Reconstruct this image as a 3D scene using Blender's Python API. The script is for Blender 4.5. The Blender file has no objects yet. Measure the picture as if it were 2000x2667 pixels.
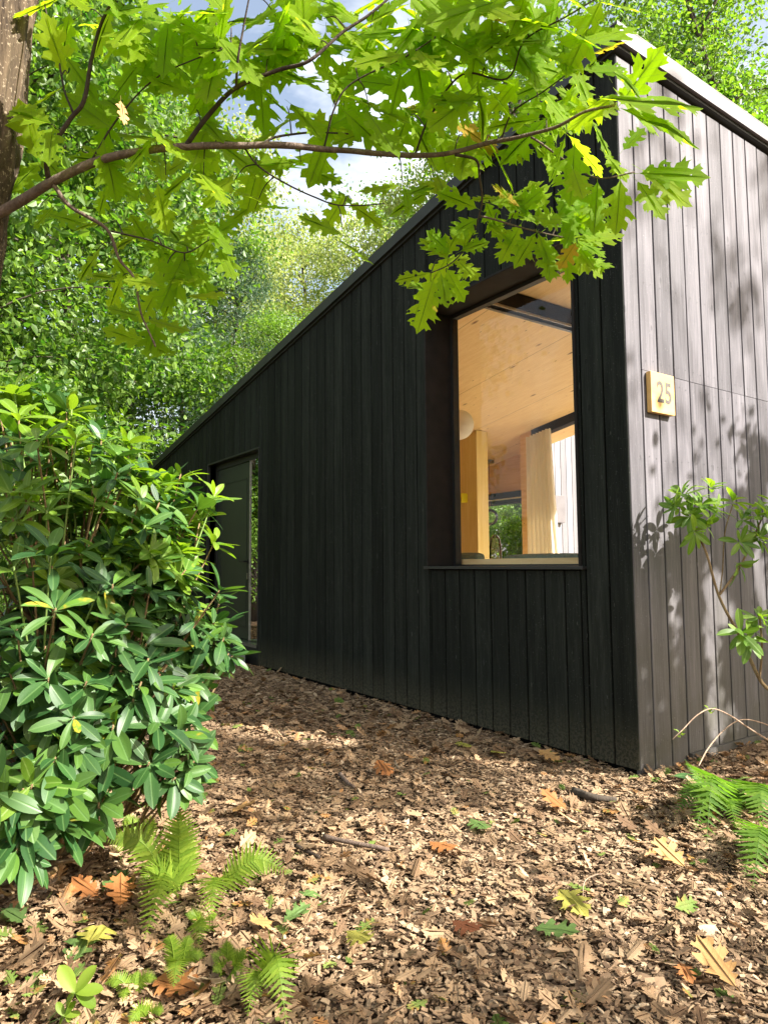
import bpy, math, random
import numpy as np
from mathutils import Vector, noise
from mathutils.geometry import tessellate_polygon
random.seed(7); RS = np.random.RandomState(11)
SC = bpy.context.scene; COL = SC.collection
R = math.radians

# ------------------------------------------------------------------ camera, sky, sun
CAM = np.array([2.419, -3.405, 1.2]); FPX = 1782.0
def cam_axes(yaw, pitch, roll):
    F = np.array([-math.cos(pitch)*math.sin(yaw), math.cos(pitch)*math.cos(yaw), math.sin(pitch)])
    X = np.array([math.cos(yaw), math.sin(yaw), 0.0]); U = np.cross(X, F)
    return X*math.cos(roll)+U*math.sin(roll), -X*math.sin(roll)+U*math.cos(roll), F
AX, AU, AF = cam_axes(R(55.287), R(4.349), R(-.406))
cam = bpy.data.cameras.new('camera'); camo = bpy.data.objects.new('camera', cam); COL.objects.link(camo)
from mathutils import Matrix
m = Matrix([[AX[i], AU[i], -AF[i], CAM[i]] for i in range(3)] + [[0, 0, 0, 1]])
camo.matrix_world = m
cam.sensor_fit = 'VERTICAL'; cam.sensor_height = 36.0; cam.lens = 36.0*FPX/2667.0
cam.clip_start = 0.05; cam.clip_end = 600
SC.camera = camo
S = np.array([1.0, .545, .89]); SUN = S/np.linalg.norm(S)
w = bpy.data.worlds.new('World'); SC.world = w; w.use_nodes = True
nt = w.node_tree; sky = nt.nodes.new('ShaderNodeTexSky'); sky.sky_type = 'NISHITA'; sky.sun_disc = False
sky.sun_elevation = math.asin(SUN[2]); sky.sun_rotation = math.atan2(SUN[0], SUN[1])
sky.air_density = 1.0; sky.dust_density = 4.0; sky.ozone_density = .4
bg = nt.nodes['Background']; tint = nt.nodes.new('ShaderNodeMix'); tint.data_type = 'RGBA'; tint.blend_type = 'MULTIPLY'; tint.inputs[0].default_value = 1
tint.inputs[7].default_value = (1.08, 1.0, .90, 1); nt.links.new(sky.outputs[0], tint.inputs[6]); 
tcw = nt.nodes.new('ShaderNodeTexCoord'); mpw = nt.nodes.new('ShaderNodeMapping'); mpw.inputs['Scale'].default_value = (1, 1, 2.2)
nz = nt.nodes.new('ShaderNodeTexNoise'); nz.inputs['Scale'].default_value = 2.6; nz.inputs['Detail'].default_value = 6; nz.inputs['Roughness'].default_value = .6
nt.links.new(tcw.outputs['Generated'], mpw.inputs[0]); nt.links.new(mpw.outputs[0], nz.inputs['Vector'])
cr = nt.nodes.new('ShaderNodeValToRGB'); cr.color_ramp.elements[0].position = .45; cr.color_ramp.elements[0].color = (.05, .05, .05, 1); cr.color_ramp.elements[1].position = .62; cr.color_ramp.elements[1].color = (.92, .92, .92, 1)
nt.links.new(nz.outputs[0], cr.inputs[0])
cl = nt.nodes.new('ShaderNodeMix'); cl.data_type = 'RGBA'; cl.inputs[7].default_value = (4.3, 4.4, 4.5, 1)
nt.links.new(cr.outputs[0], cl.inputs[0]); nt.links.new(tint.outputs[2], cl.inputs[6]); nt.links.new(cl.outputs[2], bg.inputs[0]); bg.inputs[1].default_value = 0.10
sl = bpy.data.lights.new('sun', 'SUN'); sl.energy = 5.0; sl.angle = R(.55); sl.color = (1, .955, .89)
slo = bpy.data.objects.new('sun', sl); COL.objects.link(slo)
slo.rotation_euler = Vector(SUN).to_track_quat('Z', 'Y').to_euler(); slo.location = (20, 11, 18)
SC.view_settings.view_transform = 'Standard'; SC.view_settings.look = 'None'
SC.view_settings.exposure = 1.9; SC.view_settings.gamma = 1.0
SC.cycles.max_bounces = 12; SC.cycles.diffuse_bounces = 8; SC.cycles.transmission_bounces = 8; SC.cycles.transparent_max_bounces = 12
SC.cycles.sample_clamp_indirect = 6.0

def at(px, py, d):
    """point at depth d on the ray through a spot of the 1659x2212 view"""
    x = px*2000/1659.0-1000; y = -(py*2667/2212.0-1333.5)
    return CAM + (AX*x/FPX + AU*y/FPX + AF)*d
def on_ground(px, py, z=0.0):
    v = at(px, py, 1.0)-CAM
    return CAM + v*((z-CAM[2])/v[2])
def proj(P):
    v = np.asarray(P)-CAM; d = v@AF
    return (1000+FPX*(v@AX)/d)*.8295, (1333.5-FPX*(v@AU)/d)*.8294, d

# ------------------------------------------------------------------ object helpers
def tag(o, label=None, cat=None, group=None, kind=None):
    if label: o['label'] = label
    if cat: o['category'] = cat
    if group: o['group'] = group
    if kind: o['kind'] = kind
    return o
def thing(name, label, cat, loc=(0, 0, 0), group=None):
    o = bpy.data.objects.new(name, None); COL.objects.link(o); o.location = loc; o.empty_display_size = .1
    return tag(o, label, cat, group)
def mesh_np(name, V, Fs, mat, parent=None, UV=None, smooth=False):
    """V (n,3); Fs list of (m,k) index arrays; UV per vertex (n,2)"""
    V = np.asarray(V, dtype=np.float32).reshape(-1, 3)
    if parent is not None:
        V = V - np.array(world_loc(parent), dtype=np.float32)
    Fs = [np.asarray(f, dtype=np.int32) for f in Fs if len(f)]
    me = bpy.data.meshes.new(name)
    loops = np.concatenate([f.ravel() for f in Fs]); tot = np.concatenate([np.full(len(f), f.shape[1], np.int32) for f in Fs])
    start = np.concatenate([[0], np.cumsum(tot)[:-1]]).astype(np.int32)
    me.vertices.add(len(V)); me.vertices.foreach_set('co', V.ravel())
    me.loops.add(len(loops)); me.loops.foreach_set('vertex_index', loops)
    me.polygons.add(len(tot)); me.polygons.foreach_set('loop_start', start)
    if UV is not None:
        uv = me.uv_layers.new(name='UVMap'); UV = np.asarray(UV, dtype=np.float32)
        uv.data.foreach_set('uv', UV[loops].ravel())
    me.update(calc_edges=True); me.validate()
    me.polygons.foreach_set('use_smooth', np.full(len(me.polygons), bool(smooth)))
    me.materials.append(mat)
    o = bpy.data.objects.new(name, me); COL.objects.link(o)
    if parent is not None: o.parent = parent
    return o
def world_loc(o):
    p = Vector((0, 0, 0))
    while o is not None: p = p+o.location; o = o.parent
    return p
class MB:
    def __init__(s): s.v = []; s.f = {}; s.n = 0
    def add(s, V, F):
        for f in F: s.f.setdefault(len(f), []).append([i+s.n for i in f])
        s.v.extend([tuple(p) for p in V]); s.n += len(V)
    def box(s, x0, x1, y0, y1, z0, z1):
        V = [(x, y, z) for z in (z0, z1) for y in (y0, y1) for x in (x0, x1)]
        s.add(V, [(0, 2, 3, 1), (4, 5, 7, 6), (0, 1, 5, 4), (2, 6, 7, 3), (0, 4, 6, 2), (1, 3, 7, 5)])
    def xz(s, pts, y0, y1):
        n = len(pts); V = [(x, y0, z) for x, z in pts]+[(x, y1, z) for x, z in pts]
        s.add(V, [tuple(range(n)), tuple(range(2*n-1, n-1, -1))]+[(i, i+n, (i+1) % n+n, (i+1) % n) for i in range(n)])
    def yz(s, pts, x0, x1):
        n = len(pts); V = [(x0, y, z) for y, z in pts]+[(x1, y, z) for y, z in pts]
        s.add(V, [tuple(range(n)), tuple(range(2*n-1, n-1, -1))]+[(i, i+n, (i+1) % n+n, (i+1) % n) for i in range(n)])
    def tube(s, P, rad, n=8, cap=True, rough=0, fr=(14, 3)):
        P = [Vector(p) for p in P]; base = s.n; V = []; F = []
        t0 = (P[1]-P[0]).normalized(); a = t0.orthogonal().normalized()
        for i, p in enumerate(P):
            t = (P[min(i+1, len(P)-1)]-P[max(i-1, 0)]).normalized()
            a = (a-t*a.dot(t)).normalized(); b = t.cross(a)
            r = rad[i] if hasattr(rad, '__len__') else rad
            for k in range(n):
                an = 2*math.pi*k/n; rr = r
                if rough:
                    q = p+(a*math.cos(an)+b*math.sin(an))*r
                    rr = r*(1+rough*(noise.noise(Vector((q.x*fr[0], q.y*fr[0], q.z*fr[1])))+(.6*abs(noise.noise(Vector((q.x*fr[0]*2.3, q.y*fr[0]*2.3, q.z*fr[1]*1.8)))) if fr[0] > 20 else 0)))
                V.append(p+(a*math.cos(an)+b*math.sin(an))*rr)
        for i in range(len(P)-1):
            for k in range(n):
                F.append((i*n+k, i*n+(k+1) % n, (i+1)*n+(k+1) % n, (i+1)*n+k))
        if cap: F.append(tuple(range(n-1, -1, -1))); F.append(tuple((len(P)-1)*n+k for k in range(n)))
        s.add(V, F)
    def sphere(s, c, r, nu=20, nv=12, sc=(1, 1, 1)):
        V = [(c[0], c[1], c[2]+r*sc[2])]; F = []
        for i in range(1, nv):
            th = math.pi*i/nv
            for k in range(nu):
                ph = 2*math.pi*k/nu
                V.append((c[0]+r*sc[0]*math.sin(th)*math.cos(ph), c[1]+r*sc[1]*math.sin(th)*math.sin(ph), c[2]+r*sc[2]*math.cos(th)))
        V.append((c[0], c[1], c[2]-r*sc[2])); L = len(V)-1
        for k in range(nu):
            F.append((0, 1+k, 1+(k+1) % nu)); F.append((L, L-nu+(k+1) % nu, L-nu+k))
        for i in range(nv-2):
            for k in range(nu):
                F.append((1+i*nu+k, 1+(i+1)*nu+k, 1+(i+1)*nu+(k+1) % nu, 1+i*nu+(k+1) % nu))
        s.add(V, F)
    def build(s, name, mat, parent=None, smooth=False, bevel=0):
        o = mesh_np(name, np.array(s.v), [np.array(f) for f in s.f.values()], mat, parent, smooth=smooth)
        if bevel:
            b = o.modifiers.new('bevel', 'BEVEL'); b.width = bevel; b.segments = 2; b.limit_method = 'ANGLE'
        return o
def smooth_path(pts, k=6):
    P = [np.array(p, float) for p in pts]
    if len(P) < 3: return [P[0]+(P[-1]-P[0])*i/k for i in range(k+1)]
    Q = [P[0]*2-P[1]]+P+[P[-1]*2-P[-2]]; out = []
    for i in range(1, len(Q)-2):
        for j in range(k):
            t = j/k; a, b, c, d = Q[i-1:i+3]
            out.append(.5*(2*b+(c-a)*t+(2*a-5*b+4*c-d)*t*t+(3*b-a-3*c+d)*t**3))
    out.append(P[-1]); return out
def frames(D, N):
    D = D/np.linalg.norm(D, axis=1, keepdims=True); Z = N-(N*D).sum(1, keepdims=True)*D
    Z /= np.linalg.norm(Z, axis=1, keepdims=True)+1e-9; Y = np.cross(Z, D)
    return np.stack([D, Y, Z], axis=2)
def inst(tmpl, pos, M, sc):
    """many copies of a template (V, list of faces arrays, uv) as one array set"""
    V, Fs, UV = tmpl; n = len(V); N = len(pos)
    sc = np.asarray(sc, float)
    if sc.ndim == 1: sc = np.repeat(sc[:, None], 3, axis=1)
    W = np.einsum('nij,nvj->nvi', M, V[None]*sc[:, None, :])+pos[:, None, :]
    off = (np.arange(N)*n)
    return W.reshape(-1, 3), [(f[None]+off[:, None, None]).reshape(-1, f.shape[1]) for f in Fs], np.tile(UV, (N, 1))
def merge(parts):
    V = []; UV = []; F = {}; n = 0
    for v, fs, uv in parts:
        V.append(v); UV.append(uv)
        for f in fs: F.setdefault(f.shape[1], []).append(f+n)
        n += len(v)
    return np.concatenate(V), [np.concatenate(x) for x in F.values()], np.concatenate(UV)

# ------------------------------------------------------------------ materials
class NT:
    def __init__(s, name):
        s.m = bpy.data.materials.new(name); s.m.use_nodes = True; s.t = s.m.node_tree; s.n = s.t.nodes; s.l = s.t.links
        s.p = s.n['Principled BSDF']; s.out = s.n['Material Output']
    def node(s, ty, **k):
        n = s.n.new(ty)
        for a, b in k.items(): setattr(n, a, b)
        return n
    def link(s, a, b): s.l.new(a, b)
    def put(s, sock, v):
        if hasattr(v, 'links'): s.l.new(v, sock)
        else: sock.default_value = v
    def math(s, op, a, b=0.0, c=None, clamp=False):
        n = s.node('ShaderNodeMath', operation=op, use_clamp=clamp); s.put(n.inputs[0], a); s.put(n.inputs[1], b)
        if c is not None: s.put(n.inputs[2], c)
        return n.outputs[0]
    def obj(s): return s.node('ShaderNodeTexCoord').outputs['Object']
    def uv(s): return s.node('ShaderNodeTexCoord').outputs['UV']
    def mapping(s, vec, scale=(1, 1, 1), loc=(0, 0, 0)):
        n = s.node('ShaderNodeMapping'); s.l.new(vec, n.inputs[0]); n.inputs['Scale'].default_value = scale
        n.inputs['Location'].default_value = loc; return n.outputs[0]
    def noise(s, vec, scale, detail=3, rough=.55, dist=0.0):
        n = s.node('ShaderNodeTexNoise'); s.l.new(vec, n.inputs['Vector']); n.inputs['Scale'].default_value = scale
        n.inputs['Detail'].default_value = detail; n.inputs['Roughness'].default_value = rough; n.inputs['Distortion'].default_value = dist
        return n.outputs[0]
    def ramp(s, fac, stops, interp='LINEAR'):
        n = s.node('ShaderNodeValToRGB'); n.color_ramp.interpolation = interp; s.put(n.inputs[0], fac)
        e = n.color_ramp.elements
        while len(e) < len(stops): e.new(.5)
        for i, (p, c) in enumerate(stops):
            e[i].position = p; e[i].color = (c[0], c[1], c[2], 1) if hasattr(c, '__len__') else (c, c, c, 1)
        return n.outputs[0]
    def mix(s, fac, a, b, mode='MIX'):
        n = s.node('ShaderNodeMix', data_type='RGBA', blend_type=mode)
        s.put(n.inputs[0], fac)
        for k, v in ((6, a), (7, b)):
            if hasattr(v, 'links'): s.l.new(v, n.inputs[k])
            else: n.inputs[k].default_value = (v[0], v[1], v[2], 1)
        return n.outputs[2]
    def bump(s, h, strength=.3, dist=.01):
        n = s.node('ShaderNodeBump'); n.inputs['Strength'].default_value = strength; n.inputs['Distance'].default_value = dist
        s.put(n.inputs['Height'], h); s.l.new(n.outputs[0], s.p.inputs['Normal']); return n.outputs[0]
    def base(s, c, rough=.6, spec=.5, metal=0):
        if hasattr(c, 'links'): s.l.new(c, s.p.inputs['Base Color'])
        else: s.p.inputs['Base Color'].default_value = (c[0], c[1], c[2], 1)
        s.put(s.p.inputs['Roughness'], rough); s.p.inputs['Specular IOR Level'].default_value = spec
        s.p.inputs['Metallic'].default_value = metal; return s
    def rnd(s): return s.node('ShaderNodeNewGeometry').outputs['Random Per Island']
def simple(name, c, rough=.6, spec=.4, var=.25, scale=12, metal=0):
    t = NT(name); o = t.obj(); n = t.noise(o, scale, 4)
    k = t.ramp(n, [(.3, tuple(x*(1-var) for x in c)), (.7, tuple(min(1, x*(1+var)) for x in c))])
    t.base(k, rough, spec, metal); t.bump(n, .15, .004); return t.m
def leaf_mat(name, stops, tstops, fac=.45, rough=.45, spec=.4, vein=None, midrib=None, holes=False):
    t = NT(name); r = t.rnd(); n = t.noise(t.obj(), 25, 2)
    k = t.math('ADD', r, t.math('MULTIPLY', t.math('SUBTRACT', n, .5), .05 if holes else .14), clamp=True)
    c = t.ramp(k, stops); tc = t.ramp(k, tstops)
    if vein or midrib:
        sep = t.node('ShaderNodeSeparateXYZ'); t.link(t.uv(), sep.inputs[0]); u, v = sep.outputs[0], sep.outputs[1]
        av = t.math('ABSOLUTE', v)
        mid = t.math('SUBTRACT', 1, t.math('MULTIPLY', av, 70 if vein else 38), clamp=True)
        if vein:
            f = t.math('FRACT', t.math('MULTIPLY', t.math('SUBTRACT', u, t.math('MULTIPLY', av, .8)), 7.5))
            sv = t.math('SUBTRACT', 1, t.math('MULTIPLY', t.math('ABSOLUTE', t.math('SUBTRACT', f, .5)), 16), clamp=True)
            mk = t.math('MAXIMUM', mid, t.math('MULTIPLY', sv, .7))
            c = t.mix(t.math('MULTIPLY', mk, .6), c, vein); tc = t.mix(t.math('MULTIPLY', mk, .62), tc, tuple(x*.6 for x in vein))
        else:
            c = t.mix(t.math('MULTIPLY', mid, .8), c, midrib); mk = mid
        t.bump(t.math('MULTIPLY', mk, -1), .35, .002)
    t.base(c, rough, spec)
    tr = t.node('ShaderNodeBsdfTranslucent'); t.link(tc, tr.inputs[0])
    mx = t.node('ShaderNodeMixShader'); mx.inputs[0].default_value = fac
    t.link(t.p.outputs[0], mx.inputs[1]); t.link(tr.outputs[0], mx.inputs[2]); last = mx.outputs[0]
    if holes:   # insect bites
        hv = t.node('ShaderNodeTexVoronoi'); t.link(t.obj(), hv.inputs['Vector']); hv.inputs['Scale'].default_value = 34
        hk = t.math('MULTIPLY', t.math('LESS_THAN', hv.outputs['Distance'], .17), t.math('GREATER_THAN', t.noise(t.obj(), 9, 2), .52))
        tp = t.node('ShaderNodeBsdfTransparent'); m2 = t.node('ShaderNodeMixShader'); t.link(hk, m2.inputs[0]); t.link(last, m2.inputs[1]); t.link(tp.outputs[0], m2.inputs[2]); last = m2.outputs[0]
    t.link(last, t.out.inputs[0])
    return t.m

def cladding_mat(name, dark, mid, lite, grain_axis_scale, speck=.0, rough=.75, moss=None, fleck=(.3, .3, .3)):
    t = NT(name); o = t.obj(); r = t.rnd()
    off = t.node('ShaderNodeCombineXYZ'); t.link(t.math('MULTIPLY', r, 37), off.inputs[0]); t.link(t.math('MULTIPLY', r, 91), off.inputs[2])
    ad = t.node('ShaderNodeVectorMath', operation='ADD'); t.link(o, ad.inputs[0]); t.link(off.outputs[0], ad.inputs[1]); v = ad.outputs[0]
    g = t.noise(t.mapping(v, grain_axis_scale), 1.0, 5, .6, 1.6)
    g2 = t.noise(t.mapping(v, tuple(x*.3 for x in grain_axis_scale)), 1.0, 3, .5, .6)
    big = t.noise(o, .9, 3)
    k = t.math('ADD', t.math('MULTIPLY', g, .55), t.math('MULTIPLY', g2, .45))
    c = t.ramp(k, [(.32, dark), (.5, mid), (.68, lite)])
    tone = t.math('ADD', .76, t.math('MULTIPLY', r, .46)); tone = t.math('MULTIPLY', tone, t.math('ADD', .8, t.math('MULTIPLY', big, .4)))
    cb = t.node('ShaderNodeCombineXYZ'); [t.link(tone, cb.inputs[i]) for i in range(3)]
    c = t.mix(1.0, c, cb.outputs[0], 'MULTIPLY')
    # knots: small stretched voronoi cells
    vo = t.node('ShaderNodeTexVoronoi'); t.link(t.mapping(v, tuple((7 if s > 10 else 3.4) for s in grain_axis_scale)), vo.inputs['Vector']); vo.inputs['Scale'].default_value = 1.0
    kn = t.math('LESS_THAN', vo.outputs['Distance'], .085)
    ring = t.math('SINE', t.math('MULTIPLY', vo.outputs['Distance'], 95))
    near = t.math('SUBTRACT', 1, t.math('MULTIPLY', vo.outputs['Distance'], 5.0), clamp=True)
    c = t.mix(t.math('MULTIPLY', kn, .45), c, tuple(x*.45 for x in dark))
    c = t.mix(t.math('MULTIPLY', t.math('MULTIPLY', near, t.math('MAXIMUM', ring, 0)), .3), c, lite)
    if moss:
        sep = t.node('ShaderNodeSeparateXYZ'); t.link(o, sep.inputs[0])
        low = t.math('SUBTRACT', 1, t.math('MULTIPLY', sep.outputs[2], moss[1]), clamp=True)
        c = t.mix(t.math('MULTIPLY', t.math('MULTIPLY', low, t.noise(o, 5, 4)), 1.1, clamp=True), c, moss[0])
    if speck:
        s1 = t.math('GREATER_THAN', t.noise(o, 130, 2, .6), .70)
        c = t.mix(t.math('MULTIPLY', s1, speck), c, fleck)
        s2 = t.math('GREATER_THAN', t.noise(t.mapping(o, (60, 60, 9)), 1.0, 2, .5), .735)
        c = t.mix(t.math('MULTIPLY', s2, speck*.6), c, tuple(x*.8 for x in fleck))
    if speck > .5:
        dr = t.math('GREATER_THAN', t.noise(t.mapping(o, (130, 130, 2.2)), 1.0, 3, .6), .70)
        dm = t.math('GREATER_THAN', t.noise(o, 3.1, 2), .55)
        c = t.mix(t.math('MULTIPLY', t.math('MULTIPLY', dr, dm), .45), c, (.11, .115, .10))
        sp = t.node('ShaderNodeSeparateXYZ'); t.link(o, sp.inputs[0])
        lo = t.math('SUBTRACT', 1, t.math('MULTIPLY', sp.outputs[2], 2.8), clamp=True)
        c = t.mix(t.math('MULTIPLY', t.math('MULTIPLY', lo, lo), t.math('GREATER_THAN', t.noise(o, 55, 4, .7), .5)), c, (.085, .072, .05))
    t.base(c, rough, .10 if speck > .5 else .3); t.bump(t.math('ADD', k, t.math('MULTIPLY', near, t.math('MULTIPLY', ring, .12))), .5, .004)
    return t.m

def pine_mat(name, a, b, sc, knots=(1.1, 3.2, 3.2), kt=.06, axis_line=None):
    t = NT(name); o = t.obj()
    g = t.noise(t.mapping(o, sc), 1.0, 4, .55, .8)
    c = t.ramp(g, [(.3, a), (.7, b)])
    for s_, th, off in ((1.0, kt, 0), (2.1, kt*.8, 5)):
        vo = t.node('ShaderNodeTexVoronoi'); t.link(t.mapping(o, tuple(x*s_ for x in knots), (off, off, off)), vo.inputs['Vector']); vo.inputs['Scale'].default_value = 1.0
        k = t.math('SUBTRACT', 1, t.math('DIVIDE', vo.outputs['Distance'], th), clamp=True)
        c = t.mix(t.math('MULTIPLY', k, 1.4, clamp=True), c, (.16, .075, .03))
    if axis_line:
        sep = t.node('ShaderNodeSeparateXYZ'); t.link(o, sep.inputs[0])
        f = t.math('FRACT', t.math('DIVIDE', sep.outputs[axis_line[0]], axis_line[1]))
        ln = t.math('LESS_THAN', f, axis_line[2])
        c = t.mix(t.math('MULTIPLY', ln, .7), c, (.12, .06, .02))
    t.base(c, .5, .35); return t.m

G = {}
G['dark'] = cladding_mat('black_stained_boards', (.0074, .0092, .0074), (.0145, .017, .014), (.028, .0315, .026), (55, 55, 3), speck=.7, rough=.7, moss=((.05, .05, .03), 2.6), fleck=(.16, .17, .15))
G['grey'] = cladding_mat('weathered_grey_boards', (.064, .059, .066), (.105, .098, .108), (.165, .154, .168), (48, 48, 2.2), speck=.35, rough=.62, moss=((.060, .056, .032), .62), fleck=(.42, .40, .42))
G['trim'] = simple('black_trim', (.014, .014, .013), .5, .5, .3, 30)
G['core'] = simple('black_membrane', (.004, .004, .004), .9, .1, .1, 8)
G['reveal'] = simple('brown_black_lining', (.013, .0105, .009), .7, .25, .35, 9)
G['fascia'] = simple('pale_metal_fascia', (.13, .12, .125), .45, .5, .12, 6)
G['fascia_dark'] = simple('dark_fascia', (.020, .023, .021), .55, .5, .2, 8)
G['door'] = simple('olive_black_door', (.022, .030, .018), .5, .5, .12, 3)
G['ceil'] = pine_mat('pale_pine_ceiling', (.76, .56, .27), (.85, .67, .37), (1.5, 22, 22), (1.6, 4.4, 4.4), .11, (1, 1.25, .006))
G['pine'] = pine_mat('orange_pine_wall', (.68, .45, .19), (.78, .56, .28), (2, 22, 22), (5, 8.0, 8.0), .075)
G['pine_up'] = pine_mat('yellow_pine_post', (.74, .58, .22), (.84, .70, .34), (20, 20, 1.6), (3.0, 3.0, 1.0), .03)
G['floorw'] = pine_mat('light_wood_floor', (.74, .61, .43), (.82, .70, .52), (22, 2, 22), (4, 1, 4), .03)
G['metal'] = simple('brushed_metal', (.35, .35, .34), .35, .5, .1, 40, 1.0)
G['stone'] = simple('grey_stone', (.20, .21, .19), .85, .3, .25, 22)
G['copper'] = simple('rust_brown_metal', (.30, .12, .05), .5, .5, .3, 18)
G['signw'] = pine_mat('sign_wood', (.62, .36, .11), (.76, .50, .20), (14, 2.0, 9), (2.0, 1.0, 1.0), .05)
G['digits'] = simple('burnt_digits', (.10, .085, .075), .6, .3, .25, 60)
G['yellow'] = simple('yellow_paint', (.72, .66, .03), .5, .4, .05, 8)
G['paper'] = simple('white_lampshade', (.72, .70, .62), .6, .3, .05, 8)
G['fabric'] = simple('green_grey_cushion', (.16, .20, .15), .95, .2, .2, 60)
G['soil'] = None
def curtain_mat():
    t = NT('cream_curtain'); t.base((.82, .78, .68), .85, .2)
    tr = t.node('ShaderNodeBsdfTranslucent'); tr.inputs[0].default_value = (.75, .68, .5, 1)
    mx = t.node('ShaderNodeMixShader'); mx.inputs[0].default_value = .4
    t.link(t.p.outputs[0], mx.inputs[1]); t.link(tr.outputs[0], mx.inputs[2]); t.link(mx.outputs[0], t.out.inputs[0]); return t.m
G['curtain'] = curtain_mat()
def glass_mat(name, f0=.04, boost=1.0, tint=(1, 1, 1)):
    t = NT(name); tr = t.node('ShaderNodeBsdfTransparent'); tr.inputs[0].default_value = (*tint, 1)
    gl = t.node('ShaderNodeBsdfGlossy'); gl.inputs['Roughness'].default_value = .0
    lw = t.node('ShaderNodeFresnel'); lw.inputs[0].default_value = 1.45
    mx = t.node('ShaderNodeMixShader'); t.link(t.math('MULTIPLY', lw.outputs[0], boost, clamp=True), mx.inputs[0])
    t.link(tr.outputs[0], mx.inputs[1]); t.link(gl.outputs[0], mx.inputs[2]); t.link(mx.outputs[0], t.out.inputs[0]); return t.m
G['glass'] = glass_mat('window_glass', boost=.04)
G['mirror_glass'] = glass_mat('coated_sidelight_glass', boost=7, tint=(.3, .32, .3))
def bark_mat(name, a, b, sc=(14, 14, 3), lichen=None):
    t = NT(name); o = t.obj(); n = t.noise(t.mapping(o, sc), 1.0, 6, .7, .6)
    c = t.ramp(n, [(.3, a), (.65, b)])
    if lichen:
        c = t.mix(t.math('GREATER_THAN', t.noise(o, 95, 3), .62), c, lichen)
    t.base(c, .9, .2); t.bump(n, .9, .02); return t.m
G['bark'] = bark_mat('rough_brown_bark', (.018, .012, .008), (.12, .085, .052), (34, 34, 5), (.24, .19, .13))
G['branch'] = bark_mat('smooth_branch_bark', (.09, .065, .05), (.19, .14, .11), (30, 30, 12))
G['twig'] = bark_mat('dark_twig', (.035, .025, .02), (.08, .06, .045), (40, 40, 20))
G['deadstem'] = bark_mat('pale_dry_stem', (.30, .20, .14), (.45, .33, .24), (40, 40, 20))
G['rstem'] = bark_mat('brown_green_stem', (.14, .075, .04), (.27, .20, .10), (30, 30, 10))
G['gstem'] = simple('green_stem', (.16, .24, .06), .6, .3, .2, 30)
G['farbark'] = bark_mat('forest_bark', (.03, .025, .02), (.10, .08, .06), (8, 8, 2))

G['oak'] = leaf_mat('oak_leaf', [(0, (.10, .175, .006)), (.5, (.14, .22, .008)), (.97, (.17, .245, .010)), (.98, (.30, .20, .02)), (1, (.36, .22, .03))],
                    [(0, (.36, .64, .006)), (.5, (.48, .74, .010)), (.97, (.56, .78, .014)), (.98, (.75, .55, .02)), (1, (.80, .40, .03))], .62, .65, .12, vein=(.24, .36, .05), holes=True)
G['rhodo'] = leaf_mat('rhododendron_leaf', [(0, (.018, .058, .015)), (.55, (.034, .090, .020)), (.85, (.06, .125, .022)), (.985, (.08, .17, .02)), (1, (.25, .22, .02))],
                      [(0, (.03, .12, .01)), (.6, (.07, .22, .015)), (1, (.20, .42, .02))],   .18, .44, .35, midrib=(.09, .17, .05))
G['rhodo_new'] = leaf_mat('rhododendron_young_leaf', [(0, (.055, .13, .015)), (.5, (.095, .18, .018)), (1, (.15, .24, .02))],
                      [(0, (.20, .42, .01)), (1, (.38, .60, .02))], .36, .42, .35, midrib=(.22, .33, .08))
def tree_leaf(name, a, b, ta, tb, fac=.4): return leaf_mat(name, [(0, a), (.9, b), (1, tuple(min(1, x*1.6) for x in b))], [(0, ta), (1, tb)], fac, .45, .45)
G['leafA'] = tree_leaf('deep_green_leaf', (.03, .078, .012), (.11, .18, .03), (.07, .25, .010), (.32, .54, .03))
G['leafB'] = tree_leaf('mid_green_leaf', (.06, .12, .014), (.12, .20, .03), (.16, .38, .015), (.36, .58, .03))
G['leafC'] = tree_leaf('pale_yellow_green_leaf', (.13, .18, .045), (.27, .30, .09), (.30, .46, .06), (.60, .66, .14))
G['leafD'] = tree_leaf('blue_green_needles', (.03, .075, .035), (.08, .14, .07), (.04, .14, .03), (.12, .24, .08), .25)
G['fern'] = leaf_mat('fern_green', [(0, (.11, .19, .018)), (1, (.19, .27, .03))], [(0, (.22, .42, .015)), (1, (.42, .62, .05))], .42, .5, .3)
G['fern_dark'] = leaf_mat('fern_deep_green', [(0, (.055, .125, .012)), (1, (.11, .19, .02))], [(0, (.12, .30, .01)), (1, (.24, .46, .03))], .38, .5, .3)
G['litter'] = leaf_mat('dry_leaf', [(0, (.13, .078, .042)), (.3, (.24, .155, .085)), (.6, (.34, .235, .135)), (.88, (.44, .30, .175)), (.94, (.38, .18, .055)), (.96, (.14, .18, .04)), (1, (.10, .17, .03))],
                       [(0, (.10, .05, .02)), (.9, (.35, .18, .08)), (1, (.2, .3, .04))], .18, .7, .2, vein=(.16, .09, .05))
def leaf1(name, c, tc): return leaf_mat(name, [(0, tuple(x*.85 for x in c)), (1, c)], [(0, tc), (1, tc)], .25, .6, .3, vein=tuple(x*.5 for x in c))
G['leaf_orange'] = leaf1('fallen_orange', (.36, .15, .05), (.5, .2, .03))
G['leaf_tan'] = leaf1('fallen_tan', (.50, .29, .11), (.5, .3, .1))
G['leaf_green'] = leaf1('fallen_green', (.10, .17, .045), (.2, .35, .05))
G['leaf_yellow'] = leaf1('fallen_yellow', (.36, .34, .07), (.5, .5, .05))
G['leaf_brown'] = leaf1('fallen_red_brown', (.20, .075, .035), (.3, .1, .03))
G['leaf_pale'] = leaf1('fallen_pale', (.36, .28, .17), (.4, .3, .2))
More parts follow.
